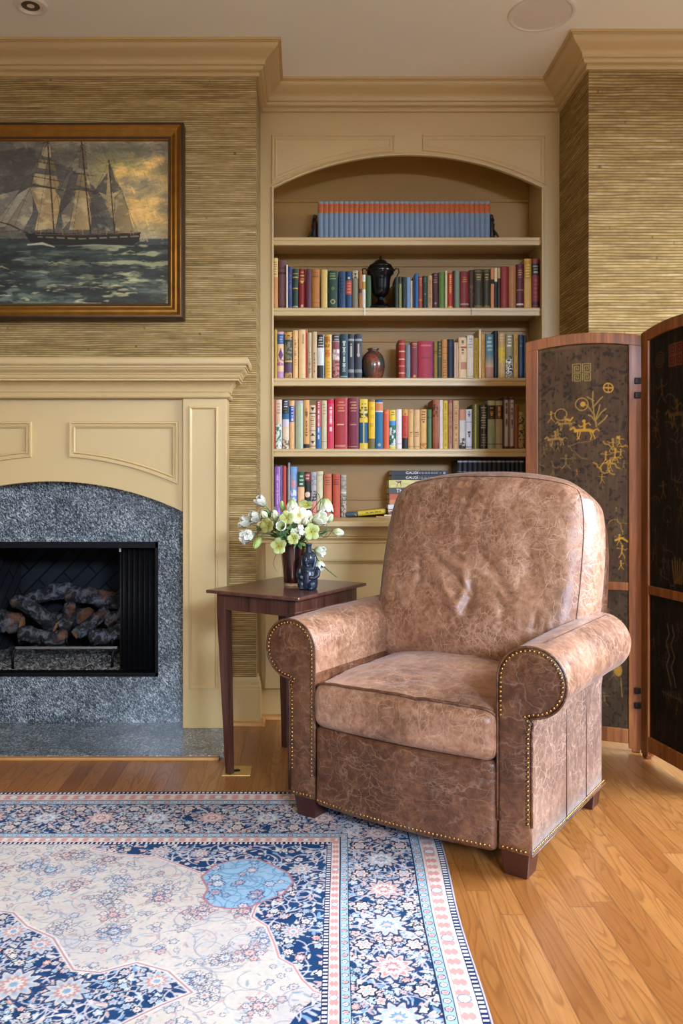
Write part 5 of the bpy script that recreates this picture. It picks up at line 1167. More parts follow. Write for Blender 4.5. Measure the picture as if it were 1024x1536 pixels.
def flower(kind, u, v, Y, size, look, label, k, cat='flower'):
    rr = random.Random(k); p = at(u, v, Y); d = Vector(look).normalized()
    name = {'bell': 'white_bell_flower', 'check': 'checkered_bell_flower', 'helle': 'green_hellebore', 'cream': 'cream_flower', 'tulip': 'cream_tulip', 'cluster': 'white_blossom_cluster', 'bud': 'green_flower_bud'}[kind]
    t = empty(name, MOUTH, label, cat, 'flowers in the brown pot'); loc = Matrix.Translation(-MOUTH)
    pts = stem_curve(p, d, rr); mb = MB(); mb.tube([q-MOUTH for q in pts], [.0019]*10+[.0016]*5, 6); mb.build('stem', MAT['stem_green'], t, smooth=True)
    if 'brown' in label: size *= .95
    if kind == 'helle': size *= .86
    V, C_, Q_ = [], [], []
    if kind in ('bell', 'check', 'tulip'):
        for i_ in range(6):
            f = loc @ frame_at(p, d, 2*PI*i_/6+rr.random()*.2) @ Matrix.Translation((0, size*(.16 if kind != 'tulip' else .12), 0)) @ Matrix.Rotation(-.32 if kind != 'tulip' else -.15, 4, 'X')
            petal_grid(V, C_, Q_, f, size, size*.36, -.05 if kind != 'tulip' else -.5, .35, '#9fb05c' if kind != 'check' else '#9a9a70', '#f4f2e6' if kind != 'tulip' else '#eeecc4', '#fbfaf4', .55, i_, '#8f8f7c' if kind == 'check' else None)
    elif kind in ('helle', 'cream'):
        c0, c1, ed = ('#7c8a34', '#b4bb78', '#dfe0b8') if kind == 'helle' else ('#c8cc88', '#f2efd8', '#f8f6ea')
        for i_ in range(5 if kind == 'helle' else 7):
            f = loc @ frame_at(p, d, 2*PI*i_/(5 if kind == 'helle' else 7)+rr.random()*.3) @ Matrix.Rotation(-.75-.2*rr.random(), 4, 'X')
            petal_grid(V, C_, Q_, f, size*.62, size*.32, .5+.3*rr.random(), -.25, c0, c1 if 'brown' not in label else '#9a8f4c', ed if 'brown' not in label else '#b8ad70', .5, i_)
        cb = MB(); M = loc @ frame_at(p, d)
        for i_ in range(12):
            a = 2*PI*i_/12; r0 = size*.10*(1+.5*(i_ % 2)); cb.tube([M @ Vector((r0*.5*math.cos(a), r0*.5*math.sin(a), 0)), M @ Vector((r0*math.cos(a), r0*math.sin(a), size*.18))], [.0007, .0016], 5)
        cb.build('stamens', MAT['stamen'], t, smooth=True)
    elif kind == 'cluster':
        for j in range(13):
            a, b_ = rr.random()*2*PI, rr.random()**.6; q = p+Vector((math.cos(a)*size*.5*b_, (rr.random()-.5)*size*.6, math.sin(a)*size*.42*b_)); dd = (q-p+d*.02).normalized()
            for i_ in range(5):
                f = loc @ frame_at(q, dd, 2*PI*i_/5+j) @ Matrix.Rotation(-.9, 4, 'X'); petal_grid(V, C_, Q_, f, size*.22, size*.11, .3, .1, '#dfe2b8', '#f8f8f0', None, .5, i_)
    elif kind == 'bud':
        for i_ in range(4):
            f = loc @ frame_at(p, d, 2*PI*i_/4) @ Matrix.Translation((0, size*.10, 0)) @ Matrix.Rotation(-.2, 4, 'X'); petal_grid(V, C_, Q_, f, size, size*.28, -.6, .4, '#87a04c', '#c0cc84', None, .6, i_)
    o = link_mesh('petals', np_mesh('petals', V, Q_, C_), MAT['petal'], t, True); s = o.modifiers.new('Thick', 'SOLIDIFY'); s.thickness = .0006; s.offset = 0
simple('stamen', '#d8b23c', .6)
FL = [('check', 376, 786, 3.0, .044, (-.9, -.2, .3), 'middle checkered bell flower of the three at the far left'), ('tulip', 456, 786, 2.91, .036, (.2, -.8, .6), 'small cream flower just above the two central hellebores'),
 ('helle', 440, 808, 2.89, .046, (-.1, -1, .1), 'small pale hellebore low at the front, left of the black bottle'), ('bell', 424, 792, 2.91, .036, (-.2, -.9, .3), 'small white bell flower between the two left hellebores'),
('bell', 437, 750, 2.99, .046, (.1, -.15, -1), 'white bell flower hanging in front of the light blue book'),
 ('bell', 488, 748, 2.98, .052, (.05, -.1, -1), 'large white bell flower hanging highest on the right before the salmon book'),
 ('bell', 470, 782, 2.93, .050, (.75, -.5, .35), 'white bell flower pointing right, above the black bottle'),
 ('bell', 472, 825, 2.95, .038, (.85, -.4, -.15), 'small white bell flower just right of the bottle neck'),
 ('bell', 473, 840, 2.96, .042, (.55, -.4, -.9), 'lowest white bell flower, hanging beside the shoulder of the black bottle'),
 ('check', 392, 777, 3.0, .046, (-.9, -.3, .1), 'checkered white bell flower at the left, below the topmost left blossom'),
 ('check', 381, 801, 2.98, .052, (-1, -.3, -.25), 'checkered white bell flower reaching farthest to the left'),
 ('check', 397, 758, 3.02, .042, (-.5, -.2, .5), 'topmost checkered bell flower on the left of the bouquet'),
 ('helle', 402, 789, 2.93, .060, (-.3, -1, .15), 'olive-brown hellebore facing front at the left of the bouquet'),
 ('helle', 430, 778, 2.93, .056, (.0, -1, .3), 'green hellebore with a bright yellow centre in the middle of the bouquet'),
 ('helle', 418, 820, 2.91, .060, (-.1, -1, .35), 'pale green hellebore drooping over the front rim of the pot'),
 ('helle', 458, 760, 3.0, .056, (.1, -.6, .8), 'yellow-green hellebore at the top centre of the bouquet'),
 ('helle', 466, 798, 2.91, .062, (.3, -1, .1), 'yellow-green hellebore above the head of the black bottle'),
 ('cream', 447, 775, 2.94, .060, (.1, -.9, .5), 'cream white open flower right of the yellow-centred hellebore'),
 ('cream', 458, 777, 2.97, .050, (.4, -.8, .5), 'smaller cream flower tucked behind the white centre bloom'),
 ('tulip', 499, 797, 2.94, .040, (1, -.3, -.15), 'cream flower on a long stem reaching farthest right'),
 ('tulip', 490, 783, 2.99, .036, (.5, -.3, .7), 'pale green-white flower above the farthest right bloom'),
 ('tulip', 414, 781, 2.98, .040, (-.2, -.3, 1), 'pale green upright flower between the left bells and the yellow-centred hellebore'),
 ('tulip', 400, 776, 2.96, .034, (-.5, -.5, .6), 'small white upright flower at the left beside the olive-brown hellebore'),
 ('cluster', 448, 800, 2.90, .052, (0, -1, .1), 'cluster of small white blossoms at the front centre of the bouquet'),
 ('cluster', 368, 806, 2.95, .050, (-.5, -1, 0), 'cluster of tiny white blossoms at the far left edge of the bouquet'),
 ('bud', 390, 806, 2.93, .046, (-.5, -.4, -1), 'green leaf-like bud hanging at the lower left of the bouquet'),
 ('bud', 424, 766, 3.0, .036, (-.1, -.2, 1), 'green bud standing upright between the two highest bells')]
for k, f in enumerate(FL): flower(*f, 40+k)
def sprig(u, v, Y, n, L, label, k):
    rr = random.Random(k); p = at(u, v, Y); t = empty('leafy_sprig', MOUTH, label, 'foliage', 'green sprigs in the brown pot'); d = (p-MOUTH).normalized()
    pts = stem_curve(p, d, rr); MB().tube([q-MOUTH for q in pts], .0014, 5).build('stem', MAT['stem_green'], t, smooth=True)
    V, C_, Q_ = [], [], []
    for i_ in range(n):
        q = pts[5+int(9*i_/n)]; dd = Vector((rr.uniform(-1, 1), rr.uniform(-1, .4), rr.uniform(-.5, .9))); col = rr.choice(['#3f6a34', '#5a8240', '#7a9a54', '#2f5236'])
        f = Matrix.Translation(-MOUTH) @ frame_at(q, dd+d*.5, rr.random()*6); petal_grid(V, C_, Q_, f, L*rr.uniform(.7, 1.2), L*.17, .5, .15, col, '#8aa868', None, .7, i_)
    o = link_mesh('leaves', np_mesh('leaves', V, Q_, C_), MAT['petal'], t, True); s = o.modifiers.new('Thick', 'SOLIDIFY'); s.thickness = .0006; s.offset = 0
for k, (u, v, Y, n, L, l) in enumerate([(405, 770, 3.02, 12, .045, 'leafy green sprig rising at the left back of the bouquet'), (440, 790, 2.94, 14, .042, 'dense green sprig filling the middle of the bouquet'), (474, 772, 3.0, 12, .042, 'green sprig rising at the right of the bouquet'),
      (412, 806, 2.94, 12, .040, 'dark green sprig at the lower left of the bouquet'), (450, 815, 2.93, 12, .038, 'green sprig low over the pot rim'), (385, 792, 2.98, 10, .040, 'green sprig reaching to the left of the bouquet'), (485, 800, 2.98, 9, .036, 'thin green sprig reaching to the lower right'), (425, 785, 2.92, 14, .036, 'grey-green sprig in front between the two left hellebores'), (460, 785, 2.93, 12, .036, 'bright green sprig just above the head of the black bottle'), (398, 782, 3.04, 12, .042, 'green sprig behind the left bell flowers'), (436, 810, 2.92, 12, .034, 'green sprig hanging over the front of the pot rim')]): sprig(u, v, Y, n, L, l, 90+k)
def twig(pxs, r, label, k, m='stem_green'):
    pts = [at(u, v, Y) for u, v, Y in pxs]; s = [MOUTH+Vector((0, 0, -.03))]+pts; out = []
    for i in range(len(s)-1):
        a, b, c, d = s[max(0, i-1)], s[i], s[i+1], s[min(len(s)-1, i+2)]
        for j in range(6):
            t = j/6; out.append(.5*((2*b)+(c-a)*t+(2*a-5*b+4*c-d)*t*t+(3*b-a-3*c+d)*t**3))
    out.append(s[-1]); o = MB().tube([q-MOUTH for q in out], [r]*(len(out)-4)+[r*.8, r*.6, r*.5, r*.3], 6).build('curly_tendril', MAT[m], smooth=True); o.location = MOUTH; tag(o, label, 'tendril', 'tendrils in the bouquet')
twig([(452, 800, 2.94), (470, 830, 2.93), (484, 848, 2.95), (500, 862, 2.96), (506, 866, 2.96)], .0020, 'long green seed pod stem hanging down to the lower right of the bouquet', 1)
twig([(462, 790, 2.97), (478, 770, 2.98), (480, 748, 2.98), (474, 738, 2.98), (470, 744, 2.98)], .0014, 'curly tendril arching at the top right of the bouquet', 2)
twig([(420, 780, 2.97), (396, 762, 2.96), (388, 772, 2.95), (392, 784, 2.95)], .0014, 'curly dark tendril looping at the left of the bouquet', 3, 'twig')
twig([(470, 800, 2.95), (488, 806, 2.94), (498, 796, 2.94), (502, 788, 2.95)], .0013, 'thin reddish tendril curving at the right of the bouquet', 4, 'twig')
twig([(425, 818, 2.93), (414, 832, 2.91), (410, 846, 2.92), (416, 858, 2.92)], .0009, 'thin dry tendril dangling down the left side of the pot', 5, 'twig')
twig([(462, 770, 3.0), (486, 780, 2.96), (490, 800, 2.95), (478, 812, 2.94)], .0012, 'curly green tendril bending down at the right of the bouquet', 6)
twig([(430, 770, 3.0), (424, 748, 3.0), (427, 738, 3.0)], .0012, 'thin tendril standing straight up in front of the red-orange book', 7, 'twig')
# ---------------------------------------------------------------- folding screen
HG = Vector((1.254, 3.11, 0)); S1 = Vector((.864, 3.27, 0)); S2d = Vector((.155, -.988, 0)).normalized(); PW = .43
scr = empty('folding_screen', HG, 'dark lacquer folding screen with reddish wood frame and gold figures behind the recliner', 'folding screen')
HTOP, RISE, ST_ = 1.548, .024, .047
def panel(org, d, W, swap, painter, zmid):
    """org: left foot seen from the front, d: direction along the width, front face towards the room"""
    nrm = Vector((d.y, -d.x, 0)); Mx = Matrix((( d.x, -nrm.x, 0, org.x-HG.x), (d.y, -nrm.y, 0, org.y-HG.y), (0, 0, 1, 0), (0, 0, 0, 1)))
    def tr(mb): mb.v = [tuple(Mx @ Vector(p)) for p in mb.v]; return mb
    top = lambda x: HTOP+RISE*(1-(2*x/W-1)**2)
    n = 18; xs = [W*i/n for i in range(n+1)]; zb = .030
    fr = MB(); fr.box(0, ST_, 0, .026, zb-.018, top(0)-.002); fr.box(W-ST_, W, 0, .026, zb-.018, top(W)-.002)
    fr.strip([(x, top(x)-.042) for x in xs], [(x, top(x)) for x in xs], -.001, .027)
    fr.box(ST_, W-ST_, .001, .025, zmid-.016, zmid+.016); fr.box(ST_, W-ST_, .001, .025, zb, zb+.055)
    for x in (.005, W-.035): fr.box(x, x+.03, .002, .024, .0005, zb-.016)
    f = tr(fr).build('panel_frame', MAT['screen_wood'], scr, bevel=.003)
    for z0, z1, part in ((zmid+.014, HTOP-.015, 0), (zb+.053, zmid-.014, 1)):
        p = painter(part); nx, nz = len(p.xs), len(p.ys)
        def fn(X, Y):
            s = (X-p.xs[0])/(p.xs[-1]-p.xs[0]); t = (Y-p.ys[0])/(p.ys[-1]-p.ys[0]); x = ST_-.002+s*(W-2*ST_+.004)
            tp = HTOP+RISE*(1-(2*x/W-1)**2)-.040 if part == 0 else z1
            z = tp+(z0-tp)*t if part == 0 else z1+(z0-z1)*t
            return np.stack([x, np.full_like(x, .008), z], -1)
        V = fn(p.X, p.Y).reshape(-1, 3); V = np.c_[V, np.ones(len(V))] @ np.array(Mx).T; q = grid_quads(nx, nz)[:, ::-1]
        o = link_mesh('lacquer_panel', np_mesh('lacquer_panel', V[:, :3], q, p.C), MAT['lacquer'], scr, False); s = o.modifiers.new('Thick', 'SOLIDIFY'); s.thickness = .008; s.offset = -1
GO, GO2, GO3 = '#c8912c', '#a8803a', '#8a6a34'
def ground(p, s, c0='#3c342a', c1='#241c17'):
    X, Y = p.X, p.Y; m = fbm(X*.05, Y*.035, s, 5); p.C[:] = rgb(c1)*(1-m[..., None])+rgb(c0)*m[..., None]
    sp = fbm(X*.22, Y*.22, s+4, 3); p.mix(np.clip((sp-.60)*6, 0, .5), '#14100c'); p.mix(np.clip((fbm(X*.4, Y*.03, s+8, 3)-.6)*3, 0, .25), '#6a5a3c')
def sqspiral(p, x, y, s, w, c):
    pts = [(x-s, y+s), (x-s, y-s), (x+s, y-s), (x+s, y+s), (x-s*.5, y+s), (x-s*.5, y-s*.5), (x+s*.5, y-s*.5), (x+s*.5, y+s*.45), (x, y+s*.45), (x, y)]
    p.stroke(pts, w, c, .75)
def rider(p, x, y, k, c, a=.95):
    S = lambda pts, w: p.stroke([(x+k*u, y+k*v) for u, v in pts], w*k, c, a)
    S([(-14, 0), (-8, -1), (8, -1), (13, 1)], 4.5); S([(-12, 0), (-17, -6), (-21, -3)], 3); S([(-10, 1), (-11, 8), (-8, 12)], 1.6); S([(-6, 1), (-8, 9), (-11, 13)], 1.6); S([(8, 1), (11, 8), (9, 13)], 1.6); S([(11, 1), (14, 7), (16, 12)], 1.6); S([(13, 0), (19, -3), (22, 0)], 1.6)
    S([(0, -2), (0, -11)], 4); S([(0, -9), (-6, -6), (-9, -9)], 1.5); S([(0, -9), (6, -12), (9, -9)], 1.5); p.ell(x-1*k, y-15*k, 2.6*k, 2.6*k, c, a)
def squig(p, rr, x, y, s, w, c, a):
    pts = [(x, y)]; an = rr.uniform(0, 6.3)
    for _ in range(rr.randint(4, 8)): an += rr.uniform(-1.2, 1.2); pts.append((pts[-1][0]+s*math.cos(an), pts[-1][1]+s*math.sin(an)))
    p.stroke(pts, w, c, a)
def figure(p, rr, x, y, s, c, a):
    p.stroke([(x, y-s), (x+rr.uniform(-.2, .2)*s, y+.2*s)], .30*s, c, a); p.ell(x, y-1.35*s, .28*s, .28*s, c, a)
    for q in (-1, 1): p.stroke([(x, y-.8*s), (x+q*.7*s, y-.5*s-rr.random()*.6*s), (x+q*1.1*s, y-.9*s)], .15*s, c, a); p.stroke([(x, y+.1*s), (x+q*.4*s, y+.7*s), (x+q*(.5+rr.random()*.4)*s, y+1.2*s)], .17*s, c, a)
def paint_one(part):
    rr = random.Random(5)
    if part == 0:
        p = Paint(np.linspace(808, 946, 150), np.linspace(512, 876, 330), '#2a221c'); ground(p, 3, '#64492e', '#3e2a18')
        p.stroke([(812, 515), (812, 870)], 3, GO3, .3); p.stroke([(812, 517), (942, 515)], 3, GO3, .25)
        for dx in (-7, 8):
            for dy in (-7, 7): sqspiral(p, 875+dx, 556+dy, 6, 1.3, '#a89048')
        p.circ(915.5, 580, 7, 1.7, GO); p.stroke([(909, 580), (922, 580)], 1.5, GO); p.stroke([(915.5, 573), (915.5, 587)], 1.5, GO)
        p.circ(876, 605, 9.5, 1.5, GO2); p.ell(877.5, 605, 4, 4, GO)
        tree = [[(898, 640), (895, 625), (892, 600), (893, 586)], [(893, 610), (903, 598), (907, 594)], [(894, 600), (884, 594)], [(895, 622), (888, 612), (882, 606)], [(897, 630), (905, 618), (912, 612)], [(898, 634), (891, 624), (886, 622)], [(897, 628), (902, 612), (903, 606)], [(900, 637), (910, 628), (914, 622)]]
        for t in tree: p.stroke(t, 2.0, GO2, .9)
        rider(p, 880, 646, 1.0, GO); rider(p, 836, 657, .8, GO2, .85); rider(p, 851, 634, .7, GO2, .8); figure(p, rr, 829, 622, 6, GO, .8)
        p.circ(844, 619, 9, 1.4, GO2); p.stroke([(852, 627), (858, 630), (862, 625)], 2.5, GO); figure(p, rr, 839, 650, 6, GO2, .8)
        p.stroke([(855, 670), (870, 664), (888, 662), (900, 655)], 1.3, GO3, .7)
        for x, y, s in ((922, 668, 7), (932, 662, 6), (912, 688, 7), (926, 684, 8), (934, 680, 5), (918, 700, 6)): figure(p, rr, x, y, s, GO, .75); squig(p, rr, x, y+6, 5, 2, GO, .7)
        p.ell(929.5, 655, 2, 2, GO); figure(p, rr, 852, 694, 8, GO3, .7); squig(p, rr, 820, 700, 6, 1.5, GO3, .6); squig(p, rr, 832, 706, 7, 1.5, GO3, .6)
        for _ in range(46): x, y = rr.uniform(814, 940), rr.uniform(665, 870); rr.choice([figure, figure, lambda p_, r_, x_, y_, s_, c_, a_: squig(p_, r_, x_, y_, s_, 1.4, c_, a_)])(p, rr, x, y, rr.uniform(3, 6), rr.choice([GO2, GO3, GO]), rr.uniform(.25, .6))
        for x, y, s in ((932, 812, 6), (936, 830, 7), (934, 850, 5)): figure(p, rr, x, y, s, GO, .8); p.stroke([(926, 812), (936, 808), (944, 813)], 2.4, GO, .8)
    else:
        p = Paint(np.linspace(808, 946, 130), np.linspace(884, 1112, 200), '#2a221c'); ground(p, 13, '#584026', '#352414')
        for _ in range(26): figure(p, rr, rr.uniform(814, 940), rr.uniform(900, 1080), rr.uniform(4, 8), rr.choice([GO2, GO3]), rr.uniform(.3, .7))
        p.stroke([(918, 958), (928, 953), (938, 952), (942, 958), (936, 964), (926, 962), (918, 955)], 2.4, GO, .85); p.circ(936, 957, 2.5, 1.5, GO3)
        for q in range(5): p.stroke([(932, 982), (926+q*4, 970-abs(q-2)*-1.5)], 2, GO, .8)
        p.ell(931, 984, 5, 4, GO, .8); p.ell(930, 1017, 6, 10, GO, .7); p.circ(936, 992, 5, 2, GO2); p.stroke([(934, 1030), (936, 1060)], 1.6, GO2, .6)
        for x, y in ((925, 934), (930, 937), (928, 941), (934, 935)): p.ell(x, y, 1.4, 1.4, GO, .8)
    return p
def paint_two(part):  # side turned from the window: its shade is painted into ground and figures
    rr = random.Random(15+part)
    if part == 0:
        p = Paint(np.linspace(0, 138, 140), np.linspace(0, 364, 320), '#15100d'); ground(p, 23, '#1f1813', '#0d0a08')
        for r_ in (3, 7, 11): p.circ(26, 36, r_, 1.4, '#5a3c20', .8)
        for dx in (-8, 8):
            for dy in (-8, 8): sqspiral(p, 64+dx, 36+dy, 7, 2.2, '#8a3f22')
        figure(p, rr, 30, 84, 13, '#5a4020', .7); rider(p, 68, 120, 1.3, '#6a4c20', .7)
        for _ in range(34): figure(p, rr, rr.uniform(8, 130), rr.uniform(100, 350), rr.uniform(4, 9), rr.choice(['#6a5020', '#4a3a20', '#5a3c22']), rr.uniform(.4, .8))
        for _ in range(16): squig(p, rr, rr.uniform(8, 130), rr.uniform(90, 350), 9, 1.8, '#5c4a2c', .6)
        for k in range(5): p.stroke([(62+4*k, 352), (56+6*k, 322-4*(k % 2))], 3, '#7a5a20', .75)
    else:
        p = Paint(np.linspace(0, 138, 130), np.linspace(0, 228, 200), '#15100d'); ground(p, 33, '#1c1510', '#0c0907')
        for x in (44, 56): p.stroke([(x, 40), (x+5, 55), (x-3, 70), (x+6, 88), (x-2, 104), (x+5, 120), (x+9, 132)], 2.6, '#6a5a44', .75)
        for k in range(14): p.stroke([(34+6*k, 142+3*math.sin(k)), (36+6*k, 152+3*math.sin(k))], 2, '#5a4c38', .7)
        p.stroke([(30, 147), (120, 150)], 1.5, '#5a4c38', .7)
        for _ in range(18): figure(p, rr, rr.uniform(8, 130), rr.uniform(20, 210), rr.uniform(5, 9), rr.choice(['#5a4424', '#4a3c28']), rr.uniform(.4, .7))
    return p
d1 = (HG-S1).normalized(); W1 = (HG-S1).length-.001
panel(S1, d1, W1, False, paint_one, .615)
panel(HG+S2d*.004+Vector((-.019, -.027, 0)), S2d, PW, True, paint_two, .615)
for z in (1.380, 1.327, .232, .178):
    c = Vector((-.016, .0, z)); MB().box(c.x-.012, c.x+.013, c.y-.005, c.y+.004, z-.011, z+.011).build('hinge', MAT['hinge_metal'], scr, bevel=.001)

# ---------------------------------------------------------------- painting over the mantel
YPNT = 3.45
def paint_ship():
    U0, U1, V0, V1 = -86.0, 252.0, 206.0, 457.0
    p = Paint(np.linspace(U0, U1, 400), np.linspace(V0, V1, 300), '#6b6a62'); X, Y = p.X, p.Y; rr = random.Random(2)
    n1 = fbm(X*.018, Y*.026, 1, 5); n2 = fbm(X*.05, Y*.07, 2, 4); n3 = fbm(X*.13, Y*.2, 3, 3)
    HZ = 357.0
    n1 = np.clip((n1-.5)*2.2+.5, 0, 1); sky = rgb('#9a9484')*(1-n1[..., None])+rgb('#4a4a48')*n1[..., None]
    warm = np.clip((X-120)/90, 0, 1)*np.clip((Y-230)/50, 0, 1)
    sky = sky*(1-.75*warm[..., None])+(rgb('#a58c4e')*(1-n2[..., None])+rgb('#cdb878')*n2[..., None])*.75*warm[..., None]
    p.C[:] = sky
    gl = np.exp(-(((X-178)/46)**2+((Y-250)/26)**2)); p.mix(gl*.55, '#b7b36c')
    cl = np.clip((fbm(X*.028+4, Y*.035+2, 8, 5)-.5)*7, 0, 1)*np.clip((X-150)/30, 0, 1)*(Y > 225)*(Y < 345)
    p.mix(cl*.85, '#dcb873'); cl2 = np.clip((fbm(X*.03+4.6, Y*.038+2.35, 8, 5)-.54)*8, 0, 1)*np.clip((X-160)/30, 0, 1)*(Y > 225)*(Y < 345); p.mix(cl2*.75, '#77756e')
    for cx, cy, r_ in ((225, 245, 16), (212, 262, 14), (240, 268, 15), (200, 285, 12), (228, 300, 18), (212, 312, 12)):
        bl = np.exp(-(((X-cx)/r_)**2+((Y-cy)/(r_*.6))**2)*1.6)*(.4+.9*n2); p.mix(np.clip(bl, 0, .75), '#e3c27e')
    bl = np.exp(-(((X-222)/22)**2+((Y-278)/14)**2)); p.mix(bl*.6, '#82807a')
    p.mix(np.clip((Y-330)/25, 0, 1)*np.clip((X-150)/40, 0, 1)*.6, '#8e8a82')
    hill = [(-86, 250), (-50, 236), (-10, 226), (20, 222), (40, 219), (60, 226), (78, 238), (100, 250), (125, 262), (150, 290), (170, 330), (178, 357), (-86, 357)]
    m = p.pmask(hill); p.mix(m*.82, '#3b3d40'); p.mix(m*np.clip((n2-.5)*4, 0, .5), '#5c5e5c'); p.mix(m*np.clip((X+20)/-60, 0, .5), '#565a58')
    # sea
    sea = Y > HZ; d = (Y-HZ)/(V1-HZ); wave = fbm(X*.020+fbm(X*.05, Y*.1, 30, 2)*1.5, Y*.085, 31, 5); w2 = fbm(X*.055, Y*.22, 35, 4)
    sc_ = rgb('#141d20')*(1-w2[..., None])+rgb('#33423f')*w2[..., None]; p.C[sea] = sc_[sea]
    p.mix(sea*np.clip((wave-.52)*7, 0, .8), '#12191c'); p.mix(sea*np.clip((.42-wave)*6, 0, .8)*(.4+.6*d), '#6d7d78')
    p.mix(sea*np.clip((fbm(X*.035, Y*.15, 41, 4)-.56)*9, 0, .8)*np.clip((X-60)/120, .1, 1), '#a5a988'); p.mix(sea*np.clip((fbm(X*.05, Y*.26, 45, 3)-.68)*10, 0, .7)*d, '#cfcaa8')
    p.mix(sea*(Y < HZ+9)*np.clip((X-205)/20, 0, 1)*.5, '#53616a')
    for _ in range(90):
        x, y = rr.uniform(-80, 245), rr.uniform(370, 452); L = rr.uniform(8, 30); p.stroke([(x, y), (x+L*.5, y-rr.uniform(0, 3)), (x+L, y+rr.uniform(-1, 2))], [.6, rr.uniform(1.2, 3.2), .6], rr.choice(['#b0b096', '#6f7c74', '#16201f', '#3d4e4e', '#c2b884', '#10171a', '#10171a']), rr.uniform(.3, .7))
    def brush(n, seed, al):                               # visible brushwork
        q = random.Random(seed)
        for _ in range(n):
            x, y = q.uniform(U0+2, U1-2), q.uniform(V0+2, HZ-2); k = p.sl(x, x+1.2, y, y+1.2)
            if p.C[k].size == 0: continue
            c = np.clip(p.C[k].reshape(-1, 3)[0]*(1+q.uniform(-.20, .22))+np.array([.02, .012, -.01])*q.uniform(-1, 1.6), 0, 1); t = q.choice([-.5, -.2, .1, .3, 1.2]); l = q.uniform(2, 6)
            if c.mean() < .2 and q.random() < .8: continue
            p.stroke([(x-l*math.cos(t), y-l*math.sin(t)), (x+l*math.cos(t), y+l*math.sin(t))], [q.uniform(1, 2), q.uniform(1.6, 3.2)], tuple(c), al)
    brush(2400, 5, .55)
    # ship: hull, masts, rigging, sails (plain three-masted vessel)
    SA = ['#8a7a5c', '#a08d68', '#66594a', '#b3a07a', '#544c40']
    def sail(pts, c, dark='#4a463c'):
        p.poly(pts, c, .96); xs = [q[0] for q in pts]; ys = [q[1] for q in pts]; k = p.sl(min(xs), max(xs), min(ys), max(ys)); m = p.inpoly(pts, k)
        s = (p.X[k]-min(xs))/(max(xs)-min(xs)+1e-6); p.mix(m*np.clip(.75-s, 0, .7)*.55*(.5+n3[k]), dark, k); p.mix(m*np.clip((n2[k]-.52)*4, 0, .5), '#c5bb9c', k); p.stroke(pts+[pts[0]], .8, '#2c2822', .6)
    sail([(-16, 322), (8, 300), (44, 278), (40, 310), (20, 338), (-6, 340)], '#8f8d84'); sail([(-30, 318), (-2, 290), (30, 282), (4, 316), (-14, 336)], '#6e6e6a'); sail([(2, 346), (24, 312), (48, 276), (48, 318), (34, 344)], '#7a786e')
    sail([(42, 278), (66, 280), (92, 284), (88, 312), (82, 342), (50, 345), (56, 318)], SA[1]); sail([(46, 274), (50, 258), (84, 262), (90, 282)], SA[0]); sail([(54, 250), (58, 236), (80, 240), (84, 256)], SA[2]); sail([(60, 232), (64, 212), (74, 214), (76, 236)], SA[2])
    sail([(82, 284), (108, 250), (100, 276), (92, 300)], '#5c5a52'); sail([(92, 344), (90, 318), (112, 290), (104, 330)], '#6a675c')
    sail([(112, 282), (130, 284), (140, 310), (134, 344), (102, 344), (108, 310)], SA[1]); sail([(112, 276), (116, 258), (130, 258), (136, 282)], SA[0]); sail([(117, 250), (120, 216), (126, 216), (130, 252)], SA[2])
    sail([(132, 296), (150, 322), (166, 346), (138, 344)], '#3e4042'); sail([(138, 290), (160, 258), (158, 290), (148, 286)], '#4e4d48'); sail([(164, 244), (172, 270), (181, 282), (168, 288), (163, 262)], '#5a574e'); sail([(170, 296), (182, 284), (192, 318), (199, 346), (172, 346)], SA[0])
    for pts, w in (([(70, 208), (80, 352)], 2.2), ([(121, 210), (135, 352)], 2.2), ([(162, 238), (171, 352)], 1.8), ([(44, 262), (88, 270)], 1.2), ([(50, 240), (86, 246)], 1.0), ([(48, 276), (94, 284)], 1.4), ([(108, 258), (138, 262)], 1.1), ([(104, 282), (142, 286)], 1.2), ([(60, 214), (80, 208)], 1.2)): p.stroke(pts, w, '#2a211a', .95)
    for a, b_ in (((70, 212), (0, 332)), ((70, 212), (20, 338)), ((121, 214), (80, 300)), ((121, 222), (165, 250)), ((163, 242), (206, 348)), ((162, 240), (136, 300)), ((76, 250), (96, 350)), ((124, 250), (146, 348)), ((126, 228), (108, 350)), ((72, 226), (54, 346))): p.stroke([a, b_], .6, '#2a231c', .7)
    p.stroke([(50, 354), (14, 336), (-16, 328)], [2.6, 2, 1], '#2a1f18'); p.poly([(36, 350), (60, 347), (120, 350), (170, 348), (210, 347), (208, 361), (196, 367), (120, 366), (60, 366), (44, 362)], '#181716'); p.stroke([(56, 354), (120, 357), (206, 353)], 2.2, '#8a8878', .75); p.stroke([(52, 350), (120, 351), (205, 348)], 1.3, '#6a4a30', .8)
    for q in range(9): p.stroke([(64+q*16, 353), (67+q*16, 358)], 3.4, '#151413')
    for _ in range(16): x = rr.uniform(50, 204); p.stroke([(x, 350), (x+rr.uniform(-2, 2), 344)], 1.4, rr.choice(['#8a7a5a', '#2a2622', '#6a3a2a']), .8)
    p.stroke([(40, 366), (62, 364), (80, 369)], [2, 4, 1.5], '#c9cabc', .8); p.stroke([(100, 368), (140, 366), (200, 368)], [1, 2.6, 1], '#8d978f', .7)
    brush(900, 9, .38)
    p.C *= np.array([1.14, 1.10, 1.0])
    return p
pf = empty('framed_painting', (FC, YPNT, 2.0), 'gilt framed oil painting of a sailing ship at sea hanging above the mantel', 'painting')
p = paint_ship(); xw = lambda u: (u-CX)*YPNT/F-FC; zw = lambda v: H-(v-CY)*YPNT/F-2.0
V = np.stack([xw(p.X), np.full_like(p.X, .012), zw(p.Y)], -1).reshape(-1, 3)
